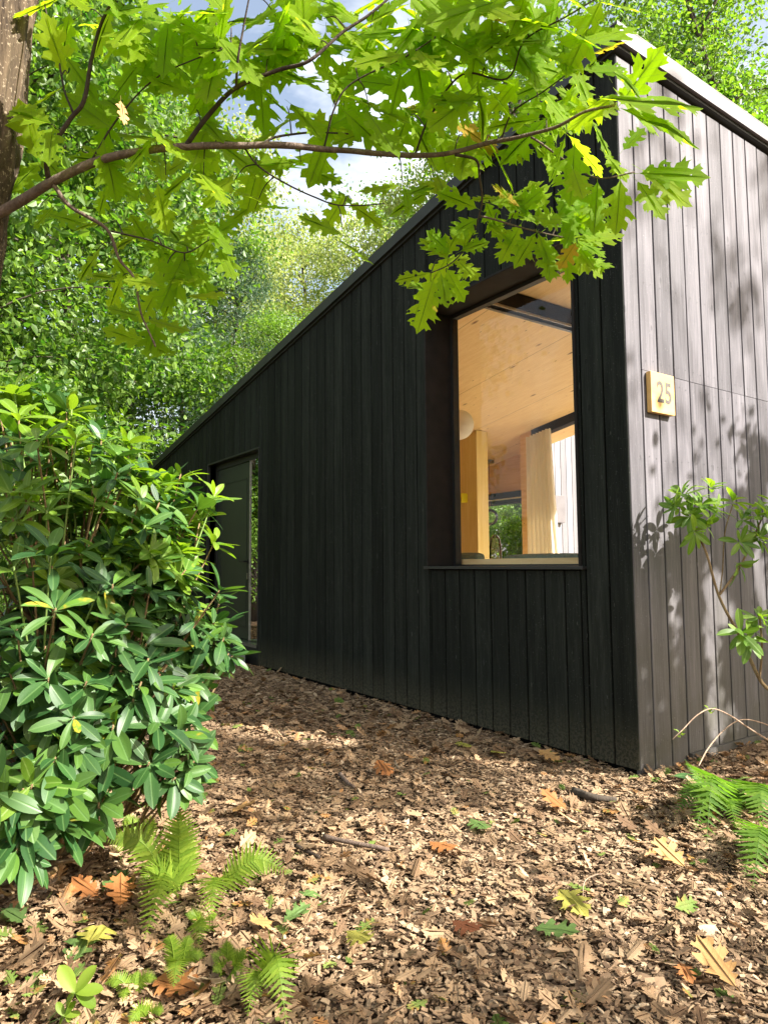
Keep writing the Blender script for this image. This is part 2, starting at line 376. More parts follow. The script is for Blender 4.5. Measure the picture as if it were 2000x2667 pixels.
def chip_mat():
    t = NT('wood_chip'); r = t.rnd(); o = t.obj()
    c = t.ramp(r, [(0, (.08, .052, .033)), (.2, (.17, .115, .068)), (.5, (.275, .188, .112)), (.8, (.37, .262, .158)), (.95, (.47, .35, .22)), (1, (.58, .46, .31))])
    n = t.noise(t.mapping(o, (90, 90, 90)), 1.0, 3); c = t.mix(t.math('MULTIPLY', n, .55), c, (.10, .06, .035))
    t.base(c, .85, .2); return t.m
G['chip'] = chip_mat()
def ground_mat():
    t = NT('forest_soil'); o = t.obj()
    n = t.noise(o, 60, 5, .7); n2 = t.noise(o, 1.2, 3)
    c = t.ramp(n, [(.35, (.035, .022, .014)), (.55, (.10, .062, .036)), (.72, (.22, .145, .085))])
    c = t.mix(t.ramp(n2, [(.5, 0.0), (.75, .5)]), c, (.05, .055, .03))
    t.base(c, .95, .1); t.bump(n, 1.0, .02); return t.m
G['soil'] = ground_mat()

# ------------------------------------------------------------------ ground
g1 = np.concatenate([np.linspace(-150, -14, 18), np.arange(-13, 6.01, .25), np.linspace(8, 150, 18)])
gx, gy = np.meshgrid(g1, g1+0)
def gh(x, y): return .012*noise.noise(Vector((x*.9, y*.9, 0)))-.012
gz = np.array([gh(a, b) for a, b in zip(gx.ravel(), gy.ravel())])
n = len(g1); idx = np.arange(n*n).reshape(n, n)
F = np.stack([idx[:-1, :-1], idx[:-1, 1:], idx[1:, 1:], idx[1:, :-1]], -1).reshape(-1, 4)
gr = mesh_np('ground', np.stack([gx.ravel(), gy.ravel(), gz], 1), [F], G['soil'], smooth=True); tag(gr, kind='structure')

# ------------------------------------------------------------------ house
SL = .156
def rz(x, z0=4.41): return z0+SL*x
XL, YB = -11.8, 5.5
WIN = (-1.87, -.38, 1.18, 3.27); DOOR = (-6.80, -5.12, .02, 2.59)
house = thing('cabin', 'black timber cabin with sloping roof and vertical boards', 'cabin')
PITCH = .168
def board(mb, a, b, z0a, z1a, z1b, plane, axis, j=0.0, g=.006):
    """one vertical board between a<b; plane: outer face; axis 'x' faces -Y, axis 'y' faces +X"""
    a += g; b -= g
    if b-a < .006: return
    e = .0025
    if axis == 'x':
        P = [(a, plane+.026, 0), (b, plane+.026, 0), (a, plane+.004+j, 0), (b, plane+.004+j, 0), (a+e, plane+j, 0), (b-e, plane+j, 0)]
    else:
        P = [(plane-.026, a, 0), (plane-.026, b, 0), (plane-.004-j, a, 0), (plane-.004-j, b, 0), (plane-j, a+e, 0), (plane-j, b-e, 0)]
    V = [(x, y, z0a) for x, y, _ in P]+[(P[i][0], P[i][1], z1a if i % 2 == 0 else z1b) for i in range(6)]
    mb.add(V, [(2, 8, 6, 0), (1, 7, 9, 3), (2, 4, 10, 8), (5, 3, 9, 11), (4, 5, 11, 10), (0, 1, 3, 2), (2, 3, 5, 4), (6, 8, 9, 7), (8, 10, 11, 9)])
mb = MB(); k = 0
while -k*PITCH > XL:
    b = -k*PITCH; a = max(b-PITCH, XL); k += 1
    cuts = sorted({a, b, *[c for c in (WIN[0], WIN[1], DOOR[0], DOOR[1]) if a < c < b]}); j = random.uniform(0, .0025)
    if b == 0: b = 0.0
    for p, q in zip(cuts[:-1], cuts[1:]):
        mid = (p+q)/2; zt = lambda x: rz(x)-.105
        if WIN[0] < mid < WIN[1]:
            segs = [(.035, WIN[2]-.03), (WIN[3]+.012, None)]
        elif DOOR[0] < mid < DOOR[1]:
            segs = [(DOOR[3]+.012, None)]
        else: segs = [(.035, None)]
        first = p == a; last = q == b
        for z0, z1 in segs:
            board(mb, p, q, z0, z1 if z1 else zt(p), z1 if z1 else zt(q), 0.0, 'x', j)
dark_wall = mb.build('side_wall', G['dark'], house); dark_wall['label'] = 'long shaded wall of near black vertical boards'
# grey gable-end wall, boards with butt joints
mb = MB(); nails = MB(); plate = MB()
def nail(y, z): 
    V = [(.0012, y+.0035*math.cos(t*math.pi/3), z+.0035*math.sin(t*math.pi/3)) for t in range(6)]; nails.add(V, [tuple(range(6))])
y = 0.0; k = 0; ADDED_WIN = (2.52, 4.37, .35, 2.7)
while y < 5.5:
    a = y; b = y+(.147 if k == 0 else .168); j = random.uniform(0, .002); k += 1; y = b
    z0 = .0 if k < 4 else .055
    if a >= ADDED_WIN[0]-.01 and b <= ADDED_WIN[1]+.04:
        board(mb, a, b, z0, ADDED_WIN[2], ADDED_WIN[2], 0.0, 'y', j); board(mb, a, b, ADDED_WIN[3], 4.27, 4.27, 0.0, 'y', j); continue
    if k == 1: board(mb, a+.0, b, .0, 4.27, 4.27, 0.0, 'y', j)
    else:
        board(mb, a, b, z0, 2.347, 2.347, 0.0, 'y', j); board(mb, a, b, 2.3505, 4.27, 4.27, 0.0, 'y', random.uniform(0, .002))
        for z in (.16, .75, 1.35, 1.82, 2.29, 2.41, 2.9, 3.4, 3.9):
            for t in (.28, .72): nail(a+(b-a)*t+random.uniform(-.006, .006), z+random.uniform(-.008, .008))
for v_, f_ in ((nails.v, nails.f),):
    off_ = mb.n; mb.v.extend(v_); mb.n += len(v_)
    for k_, fl in f_.items(): mb.f.setdefault(k_, []).extend([[i+off_ for i in f] for f in fl])
gw = mb.build('end_wall', G['grey'], house); gw.data.materials.append(G['trim'])
for p_ in gw.data.polygons:
    if p_.loop_total == 6: p_.material_index = 1
gw['label'] = 'sunlit grey weathered board wall'

mb = MB(); mb.box(-.02, .012, .5, 5.5, -.02, .052); mb.build('base_batten', G['grey'], house)
# structural core behind the boards
def core(mb, x0, x1, z0, z1=None, y0=.03, y1=.30):
    if z1 is None: mb.xz([(x0, z0), (x1, z0), (x1, rz(x1)-.12), (x0, rz(x0)-.12)], y0, y1)
    else: mb.box(x0, x1, y0, y1, z0, z1)
mb = MB()
core(mb, XL+.03, DOOR[0], .0); core(mb, DOOR[0], DOOR[1], DOOR[3]+.02)
core(mb, DOOR[1], WIN[0]-.02, .0); core(mb, WIN[0]-.02, WIN[1]+.02, .0, WIN[2]-.02)
core(mb, WIN[0]-.02, WIN[1]+.02, WIN[3]+.02); core(mb, WIN[1]+.02, -.03, .0)
mb.build('wall_core', G['core'], house)
mb = MB()
mb.box(-.30, -.028, .30, 2.50, 0, 4.24); mb.box(-.30, -.028, 4.37, 4.62, 0, 4.24)
mb.box(-.30, -.028, 2.50, 4.37, 0, .35); mb.box(-.30, -.028, 2.50, 4.37, 2.7, 4.24)
mb.build('end_wall_core', G['trim'], house); mb = MB(); mb.box(XL+.03, XL+.3, .30, 5.5, 0, 2.3); mb.build('low_end_wall', G['trim'], house)
# interior linings in pine
mb = MB()
for x0, x1 in ((XL+.31, DOOR[0]-.1), (DOOR[1]+.02, WIN[0]-.03), (WIN[1]+.03, -.32)): mb.xz([(x0, .27), (x1, .27), (x1, rz(x1)-.33), (x0, rz(x0)-.33)], .302, .335)
mb.box(WIN[0]-.03, WIN[1]+.03, .302, .335, .27, WIN[2]-.02); mb.box(-.335, -.302, .34, 2.5, .27, 3.95)
mb.build('inner_lining', G['pine'], house)
mb = MB(); mb.box(XL+.3, -.30, .30, 5.5, .02, .265); mb.build('floor', G['floorw'], house)
# back wall y 5.5 with window, nearer glazed wall y 4.69
BW = (-7.22, -5.95, .9, 2.485)
mb = MB()
def bw(x0, x1, z0, z1=None):
    if z1 is None: mb.xz([(x0, z0), (x1, z0), (x1, rz(x1)-.30), (x0, rz(x0)-.30)], 5.5, 5.7)
    else: mb.box(x0, x1, 5.5, 5.7, z0, z1)
bw(XL+.3, BW[0], .0); bw(BW[0], BW[1], 0, BW[2]); bw(BW[0], BW[1], BW[3]); bw(BW[1], -5.9, 0)
mb.build('rear_wall', G['pine'], house)
mb = MB(); mb.xz([(-5.37, 0), (-5.10, 0), (-5.10, rz(-5.1)-.305), (-5.37, rz(-5.37)-.305)], 4.69, 4.85); mb.build('pier', G['pine'], house)
mb = MB(); q_ = [(-5.36, 4.852), (-5.26, 4.852), (-5.905, 5.70), (-6.005, 5.498)]; mb.add([(x, y, 0) for x, y in q_]+[(x, y, rz(x)-.305) for x, y in q_], [(0, 3, 2, 1), (4, 5, 6, 7), (0, 1, 5, 4), (1, 2, 6, 5), (2, 3, 7, 6), (3, 0, 4, 7)]); mb.build('splayed_wall', G['pine'], house)
mb = MB(); mb.box(BW[0], BW[1], 5.44, 5.62, BW[3]-.10, BW[3]-.001); mb.box(BW[0], BW[1], 5.45, 5.62, BW[3]-.21, BW[3]-.135)
mb.box(BW[0], BW[0]+.04, 5.52, 5.6, BW[2], BW[3]-.22); mb.box(BW[1]-.04, BW[1], 5.52, 5.6, BW[2], BW[3]-.22)
bwf = mb.build('rear_window', G['reveal'], house)
mb = MB(); mb.box(BW[0]+.04, BW[1]-.04, 5.555, 5.56, BW[2], BW[3]-.21); mb.build('pane', G['glass'], bwf)
mb = MB(); mb.box(BW[0], BW[1], 5.40, 5.43, BW[3]-.136, BW[3]-.118); mb.build('blind_rail', G['paper'], bwf)
# rear glazed opening: sloping head beam, side post by the curtain, right part frame
mb = MB(); mb.xz([(-5.10, rz(-5.1)-.44), (-.3, rz(-.3)-.44), (-.3, rz(-.3)-.305), (-5.10, rz(-5.1)-.305)], 4.66, 4.80)
hb = mb.build('glazed_opening', G['reveal'], house); hb['label'] = 'rear opening with dark sloping head beam'
mb = MB(); mb.xz([(-5.09, .27), (-.3, .27), (-.3, rz(-.3)-.44), (-5.09, rz(-5.1)-.44)], 4.725, 4.73); mb.build('pane', G['glass'], hb)
mb = MB(); [mb.box(x, x+.05, 4.70, 4.76, .27, 3.2+SL*(x+5)) for x in (-3.5, -1.9)]; mb.build('mullion', G['reveal'], hb)
# ceiling and roof
mb = MB(); mb.xz([(XL, rz(XL)-.31), (-.06, rz(0)-.31), (-.06, rz(0)-.25), (XL, rz(XL)-.25)], .301, 5.62); mb.build('ceiling', G['ceil'], house)
mb = MB(); mb.xz([(XL-.03, rz(XL-.03)-.12), (.03, rz(.03)-.12), (.03, rz(.03)-.01), (XL-.03, rz(XL-.03)-.01)], -.02, 5.66)
roof = mb.build('roof', G['fascia_dark'], house)
mb = MB(); mb.xz([(XL-.05, rz(XL)-.112), (.045, rz(.045)-.10), (.045, rz(.045)), (XL-.05, rz(XL-.05))], -.05, -.021)
mb.build('verge_board', G['fascia_dark'], roof)
mb = MB(); mb.box(.031, .055, -.05, 5.68, rz(.04)-.10, rz(.04)+.004); mb.box(.0, .056, -.052, 5.68, rz(.04)+.004, rz(.04)+.012); mb.build('fascia', G['fascia'], roof)
mb = MB(); mb.box(-.10, -.03, .02, 5.5, 4.2, 4.30); mb.build('eaves_shade_strip', G['trim'], roof)  # black strip standing in for the shadow band under the fascia
# dark beam with track under the ceiling
mb = MB(); mb.box(-2.22, -2.08, .36, 4.6, rz(-2.15)-.45, rz(-2.15)-.30)
bm = mb.build('ceiling_beam', G['reveal'], house)
mb = MB(); [mb.box(x, x+.012, .36, 4.6, rz(-2.15)-.475, rz(-2.15)-.4505) for x in (-2.215, -2.19, -2.10)]; mb.build('curtain_track', G['metal'], bm)
# partition end and its small yellow box
mb = MB(); mb.xz([(-6.6, .27), (-5.42, .27), (-5.42, rz(-5.42)-.315), (-6.6, rz(-6.6)-.315)], 3.75, 3.95)
mb.xz([(-5.42, .27), (-5.37, .27), (-5.37, rz(-5.37)-.315), (-5.42, rz(-5.42)-.315)], 3.735, 3.965); mb.build('partition_wall', G['pine_up'], house)
# big window: lining, frame, pane
wx0, wx1, wz0, wz1 = WIN
mb = MB(); Y0, Y1 = -.014, .33
mb.box(wx0-.018, wx0, Y0, Y1, wz0-.0, wz1+.0); mb.box(wx1, wx1+.018, Y0, Y1, wz0, wz1)
mb.box(wx0-.018, wx1+.018, Y0, Y1, wz1, wz1+.018)
win = mb.build('window', G['reveal'], house, bevel=.002); win['label'] = 'tall deep-set window with black lining'
mb = MB(); mb.box(wx0-.03, wx1+.05, -.035, .255, wz0-.022, wz0-.0005); mb.build('sill', G['trim'], win, bevel=.002)
mb = MB(); t = .028
mb.box(wx0, wx0+t, .255, .315, wz0, wz1); mb.box(wx1-t, wx1, .255, .315, wz0, wz1); mb.box(wx0+t, wx1-t, .256, .314, wz1-t, wz1); mb.box(wx0+t, wx1-t, .256, .314, wz0, wz0+.012)
mb.build('frame', G['trim'], win)
mb = MB(); mb.box(wx0+t, wx1-t, .282, .288, wz0+.012, wz1-t); mb.build('pane', G['glass'], win)
mb = MB(); mb.box(wx0-.03, wx1+.03, .336, .60, wz0-.03, wz0+.055); mb.build('inner_board', G['pine'], win)
# unseen window added to the grey wall to let sun into the room
mb = MB(); sy0, sy1, sz0, sz1 = ADDED_WIN
mb.box(-.2, .01, sy0-.02, sy0+.03, sz0, sz1); mb.box(-.2, .01, sy1-.03, sy1+.02, sz0, sz1); mb.box(-.2, .01, sy0+.03, sy1-.03, sz1-.05, sz1); mb.box(-.2, .01, sy0+.03, sy1-.03, sz0, sz0+.05)
sw = mb.build('added_sun_window', G['reveal'], house)
mb = MB(); mb.box(-.11, -.104, sy0+.03, sy1-.03, sz0+.05, sz1-.05); mb.build('pane', G['glass'], sw)
# entrance: canted frame, door leaf, glass sidelight, threshold
dx0, dx1, dz0, dz1 = DOOR
ent = thing('x', None, None); ent.name = 'entrance'; ent.parent = house; ent['label'] = 'recessed olive door with narrow glass sidelight'
mb = MB(); mb.box(dx0-.02, dx0, -.01, .16, .2, dz1); mb.box(dx1, dx1+.016, -.01, .16, .2, dz1); mb.box(dx0-.02, dx1+.016, -.012, .16, dz1, dz1+.022)
mb.box(dx0, dx0+.07, .10, .16, .26, dz1); mb.box(dx0+.07, dx1, .10, .16, dz1-.07, dz1); mb.box(-5.60, -5.57, .09, .16, .26, dz1-.07)
mb.box(dx0, dx1, .30, .34, .02, dz1)
mb.build('door_frame', G['trim'], ent, bevel=.002)
mb = MB(); mb.box(dx0+.075, -5.605, .115, .16, .27, dz1-.075)
a, b = dx0+.19, -5.72
for q in ((a, b, 2.30, 2.31), (a, b, .42, .43), ): mb.box(q[0], q[1], .108, .1151, q[2], q[3])
for x in (a, b-.01): mb.box(x, x+.01, .1085, .1152, .43, 2.30)
dl = mb.build('door', G['door'], ent, bevel=.001)
mb = MB(); mb.box(-5.70, -5.66, .10, .115, 1.22, 1.27); mb.tube([(-5.68, .10, 1.245), (-5.68, .06, 1.245)], .009); mb.tube([(-5.67, .06, 1.245), (-5.82, .06, 1.245)], .009)
mb.build('door_handle', G['trim'], dl)
mb = MB(); mb.box(-5.70, -5.665, .104, .115, 1.02, 1.10); mb.build('lock_plate', G['metal'], dl)
mb = MB(); mb.box(-5.57, dx1-.002, .095, .101, .27, dz1-.075); mb.build('sidelight_pane', G['mirror_glass'], ent)
mb = MB(); mb.box(-5.575, -5.562, .083, .094, .27, dz1-.075); mb.build('sidelight_bead', simple('pale_seal', (.35, .33, .26), .5), ent)
mb = MB(); mb.box(dx0, dx1-.001, -.02, .30, .225, .26); mb.build('threshold', G['metal'], ent)
mb = MB(); mb.box(dx0, dx1, .03, .28, .0, .222); mb.build('base_panel', G['trim'], ent)
# step slab
mb = MB(); mb.box(-6.9, -5.35, -.62, -.05, -.02, .13); tag(mb.build('step_slab', G['stone'], bevel=.01), 'grey stone doorstep half hidden behind the rhododendron', 'step')
# copper wall light
wl = thing('wall_light', 'rust coloured upright wall light left of the door', 'wall light', (-7.15, -.04, 1.75))
mb = MB(); mb.box(-7.21, -7.09, -.12, -.012, 1.55, 1.95); mb.build('housing', G['copper'], wl, bevel=.004)
mb = MB(); mb.box(-7.18, -7.12, -.01, .0, 1.6, 1.9); mb.build('back_plate', G['trim'], wl)
# number sign
sg = thing('house_number_sign', 'small square pine board with the number 25 on the grey wall', 'sign', (0.003, .30, 2.21))
mb = MB(); mb.box(.003, .036, .183, .420, 2.092, 2.338); mb.build('board', G['signw'], sg, bevel=.0025)
fc = bpy.data.curves.new('digits', 'FONT'); fc.body = '25'; fc.size = .205; fc.extrude = .0008; fc.offset = .0035; fc.space_character = 1.05
fo = bpy.data.objects.new('digits_tmp', fc); COL.objects.link(fo)
dg = bpy.context.evaluated_depsgraph_get(); me = bpy.data.meshes.new_from_object(fo.evaluated_get(dg)); bpy.data.objects.remove(fo)
co = np.array([v.co[:] for v in me.vertices]); c0 = (co.min(0)+co.max(0))/2; sx = .145/(co[:, 0].max()-co[:, 0].min()); sz_ = .132/(co[:, 1].max()-co[:, 1].min())
for v in me.vertices:
    c = v.co.copy(); v.co = (.0368+(c[2])*1.0-.003, .312+(c[0]-c0[0])*sx-.30, 2.222+(c[1]-c0[1])*sz_-2.21)
me.materials.clear(); me.materials.append(G['digits']); d = bpy.data.objects.new('digits', me); COL.objects.link(d); d.parent = sg

# ------------------------------------------------------------------ interior things
lamp = thing('paper_globe_lamp', 'round white globe lamp hanging by the left edge of the window', 'lamp', (-4.36, 2.5, 3.03))
mb = MB(); mb.sphere((-4.36, 2.5, 3.03), .20, 28, 18); mb.build('globe', G['paper'], lamp, smooth=True)
mb = MB(); mb.tube([(-4.36, 2.5, 3.22), (-4.36, 2.5, 3.43)], .004, 6); mb.build('cord', G['trim'], lamp)
pd = thing('pendant_lamp', 'small pendant with thin cord and clear glass bulb before the rear window', 'lamp', (-6.64, 5.2, 2.9))
zc = rz(-6.64)-.31
mb = MB(); mb.tube([(-6.64, 5.2, zc-.045), (-6.64, 5.2, zc)], .09, 20); mb.build('canopy', G['metal'], pd, smooth=False)
mb = MB(); mb.tube([(-6.64, 5.2, 2.17), (-6.64, 5.2, zc-.04)], .005, 6); mb.build('cord', G['copper'], pd)
mb = MB(); mb.sphere((-6.64, 5.2, 2.03), .15, 20, 12); mb.build('glass_shade', glass_mat('clear_glass', boost=1.5), pd, smooth=True)
yb = thing('yellow_box', 'small bright yellow box fixed to the pine partition', 'box', (-5.72, 3.73, 2.22))
mb = MB(); mb.box(-5.72, -5.59, 3.62, 3.733, 2.15, 2.29); mb.build('case', G['yellow'], yb, bevel=.003)
mb = MB(); mb.box(-5.70, -5.61, 3.616, 3.6195, 2.215, 2.22); mb.build('slot', G['copper'], yb)
# curtain
V = []; Fq = []; NX, NZ = 70, 16
for i in range(NX+1):
    for j in range(NZ+1):
        u = i/NX; t = j/NZ; x = -5.07+u*(.50+.14*(1-t)); top = rz(x)-.46; z = .30+(top-.30)*t
        V.append((x, 4.50+(.045+.03*(1-t))*math.sin(u*2*math.pi*7.5+.5*math.sin(3*t+u*5)), z))
for i in range(NX):
    for j in range(NZ): Fq.append((i*(NZ+1)+j, (i+1)*(NZ+1)+j, (i+1)*(NZ+1)+j+1, i*(NZ+1)+j+1))
tag(mesh_np('curtain', V, [np.array(Fq)], G['curtain'], smooth=True), 'cream curtain gathered beside the rear glazing, its foot in the sun', 'curtain')
# sofa behind the window
sofa = thing('sofa', 'grey green sofa with its back to the tall window', 'sofa', (-1.9, 1.0, .27))
mb = MB(); mb.box(-3.2, -.5, .80, 1.7, .32, .72); mb.build('base', G['fabric'], sofa, bevel=.03)
mb = MB(); mb.box(-3.2, -.5, .70, .88, .5, 1.16); mb.build('backrest', G['fabric'], sofa, bevel=.04)
def cushion(x0, x1, zt, lab, yb_=.86):
    mb = MB(); mb.box(x0, x1, yb_, yb_+.16, .93, zt-.03); o = mb.build('cushion', G['fabric'], None)
    s = o.modifiers.new('sub', 'SUBSURF'); s.levels = s.render_levels = 3; s.subdivision_type = 'CATMULL_CLARK'
    b = o.modifiers.new('bv', 'BEVEL'); b.width = .05; b.segments = 2
    o.modifiers.move(1, 0)
    tag(o, lab, 'cushion', 'cushions on the sofa'); return o
cushion(-3.05, -2.28, 1.335, 'green cushion at the left end of the sofa'); cushion(-1.95, -1.08, 1.31, 'grey cushion in the middle of the sofa'); cushion(-1.10, -.42, 1.305, 'grey cushion nearest the right edge of the window')
# glass dome and little pots on a table at the back
vs = thing('glass_cloche', 'clear glass dome jar standing before the rear window', 'glass jar', (-6.0, 4.7, 1.12))
mb = MB(); prof = [(.10, 1.12), (.11, 1.3), (.105, 1.5), (.08, 1.62), (.03, 1.68)]
for (r0, z0), (r1, z1) in zip(prof[:-1], prof[1:]): mb.tube([(-6.0, 4.7, z0), (-6.0, 4.7, z1)], [r0, r1], 20, False)
mb.build('dome', glass_mat('jar_glass', boost=4.0), vs, smooth=True)
mb = MB(); mb.tube([(-6.0, 4.7, 1.10), (-6.0, 4.7, 1.12)], .12, 20); mb.build('foot', G['trim'], vs)
tb = thing('dining_table', 'light wood table at the back of the room', 'table', (-6.2, 4.7, .27))
mb = MB(); mb.box(-7.2, -5.45, 4.3, 5.1, 1.05, 1.098); mb.build('table_top', G['floorw'], tb)
for x in (-7.1, -5.6):
    for y in (4.4, 5.0): mb = MB(); mb.box(x, x+.07, y-.03, y+.03, .27, 1.05); mb.build('leg', G['floorw'], tb)

# ------------------------------------------------------------------ annex wall seen through the house
an = thing('neighbouring_cabin', 'pale sunlit boarded wall seen through the house', 'cabin', (-6.95, 9, 0))
mb = MB(); y = 6.75
while y < 12.5: board(mb, y, y+.17, .0, 4.0, 4.0, -6.9, 'y', random.uniform(0, .002)); y += .17
o = mb.build('wall_boards', cladding_mat('light_grey_boards', (.15, .145, .155), (.19, .185, .195), (.24, .23, .24), (48, 48, 2.2), .2, .7), an)
mb = MB(); mb.box(-7.15, -6.93, 6.75, 12.5, 0, 4.0); mb.build('wall_core', G['trim'], an)
mb = MB(); mb.box(-6.899, -6.80, 7.10, 7.42, 2.0, 2.55); mb.build('wall_box', G['fascia'], an, bevel=.004)

# ------------------------------------------------------------------ leaf templates
def oak_template(seed, lobes=1.0, fold=.12, bend=.16, ripple=.03):
    rr = random.Random(seed); j = lambda a: rr.uniform(-a, a)
    half = [(.02, .006), (.07, .035), (.13, .10), (.175, .17), (.215, .185), (.225, .135), (.262, .13), (.29, .215), (.335, .29), (.385, .365), (.392, .30), (.45, .325), (.44, .255),
            (.448, .165), (.49, .155), (.525, .245), (.585, .325), (.67, .395), (.655, .32), (.725, .335), (.69, .255), (.685, .155), (.728, .135), (.775, .215), (.85, .275), (.84, .205), (.90, .19), (.87, .125), (.91, .08), (1.0, .0)]
    V = []; F = []; UV = []
    mids = [(u, 0.0) for u in (.9, .78, .66, .54, .42, .3, .18, .08)]
    nm = len(mids); base_i = 0
    V2 = [(0.0, 0.0)]+[(1.0, j(.02))]+mids
    for side in (1, -1):
        o2 = [(u+j(.018), v*(1+j(.14))*lobes) for u, v in half[:-1]]
        start = len(V2); V2 += [(u, side*v) for u, v in o2]
        ring = [0]+list(range(start, start+len(o2)))+[1]+list(range(2, 2+nm))
        tri = tessellate_polygon([[Vector((V2[i][0], V2[i][1], 0)) for i in ring]])
        for t in tri:
            f = [ring[i] for i in t]
            a, b, c = [V2[i] for i in f]
            if (b[0]-a[0])*(c[1]-a[1])-(b[1]-a[1])*(c[0]-a[0]) < 0: f = f[::-1]
            F.append(f)
    ph = rr.uniform(0, 6)
    for u, v in V2:
        V.append((u, v, fold*abs(v)-bend*u*u+ripple*math.sin(u*11+ph)*math.sin(abs(v)*9+ph)-.25*v*v))
    # petiole
    b = len(V); V += [(-.16, -.004, -.01), (-.16, .004, -.01), (0.01, .005, 0), (0.01, -.005, 0)]; V2 += [(0, 0)]*4
    return np.array(V), [np.array(F), np.array([[b, b+3, b+2, b+1]])], np.array(V2)
OAK = [oak_template(i, random.uniform(.78, 1.0), random.uniform(-.08, .14), random.uniform(-.05, .3), .02) for i in range(14)]
DRY = [oak_template(20+i, random.uniform(.7, 1.0), random.uniform(-.3, .35), random.uniform(-.4, .5), .03) for i in range(7)]
def oval_template(wid=.19, bend=.18, fold=.10, nseg=10, tip=.55, blunt=True):
    us = np.linspace(0, 1, nseg+1); V = []; UV = []; F = []
    for u in us:
        h = wid*math.sin(math.pi*min(1, max(0, u))**(1.22 if blunt else .9))**.58 if 0 < u < 1 else .004
        for v in (-1, -.5, 0, .5, 1):
            V.append((u, v*h, fold*abs(v)*h*1.3-bend*u*u)); UV.append((u, v*h))
    for i in range(nseg):
        for k in range(4): a = i*5+k; F.append((a, a+5, a+6, a+1))
    b = len(V); V += [(-.13, -.008, 0), (-.13, .008, 0), (0.02, .012, 0), (0.02, -.012, 0)]; UV += [(0, 0)]*4; F.append((b, b+3, b+2, b+1))
    return np.array(V), [np.array(F)], np.array(UV)
RHO = [oval_template(random.uniform(.15, .20), random.uniform(.02, .4), random.uniform(-.1, .35)) for _ in range(6)]
def small_leaf(w=.32):
    V = np.array([(0, 0, 0), (.3, w, .05), (.72, w*.75, .04), (1, 0, -.06), (.72, -w*.75, .04), (.3, -w, .05)]); return V, [np.array([[0, 3, 2, 1], [0, 5, 4, 3]])], V[:, :2].copy()
SML = [small_leaf(.3)]; NDL = [small_leaf(.09)]

def rand_unit(n, rs=RS):
    v = rs.normal(size=(n, 3)); return v/np.linalg.norm(v, axis=1, keepdims=True)
def scatter_leaves(tmpls, P, D, N, L, rs=RS):
    parts = []; ch = rs.randint(len(tmpls), size=len(P)); M = frames(D, N)
    for i, t in enumerate(tmpls):
        k = ch == i
        if k.any(): parts.append(inst(t, P[k], M[k], L[k]))
    return merge(parts)

# ------------------------------------------------------------------ red oak overhead: trunk, branches, leaves
TB0 = at(-118, 470, 2.0); TB0 = TB0+(TB0-at(-42, 0, 2.05))/(at(-42, 0, 2.05)[2]-TB0[2])*TB0[2]*.8
oak = thing('red_oak', 'red oak with rough trunk at the left edge and leafy bough over the cabin', 'tree', (TB0[0], TB0[1], 0))
ta = at(-118, 470, 2.0); tb_ = at(-42, 0, 2.05); td = (ta-tb_)/(tb_[2]-ta[2]); TB = ta+td*ta[2]*.8; TB[2] = 0
P = smooth_path([TB+np.array([0, 0, -.1]), TB*.5+ta*.5+td*.03, ta*.8+TB*.2+td*.03, at(-118, 470, 2.0), at(-74, 250, 2.0), at(-42, 0, 2.05), at(-10, -300, 2.1), at(20, -700, 2.2), at(30, -1300, 2.4)], 26)
mb = MB(); mb.tube(P, [.172-.00024*i+.07*math.exp(-i/8) for i in range(len(P))], 150, rough=.10, fr=(32, 3.4)); mb.build('trunk', G['bark'], oak, smooth=True)
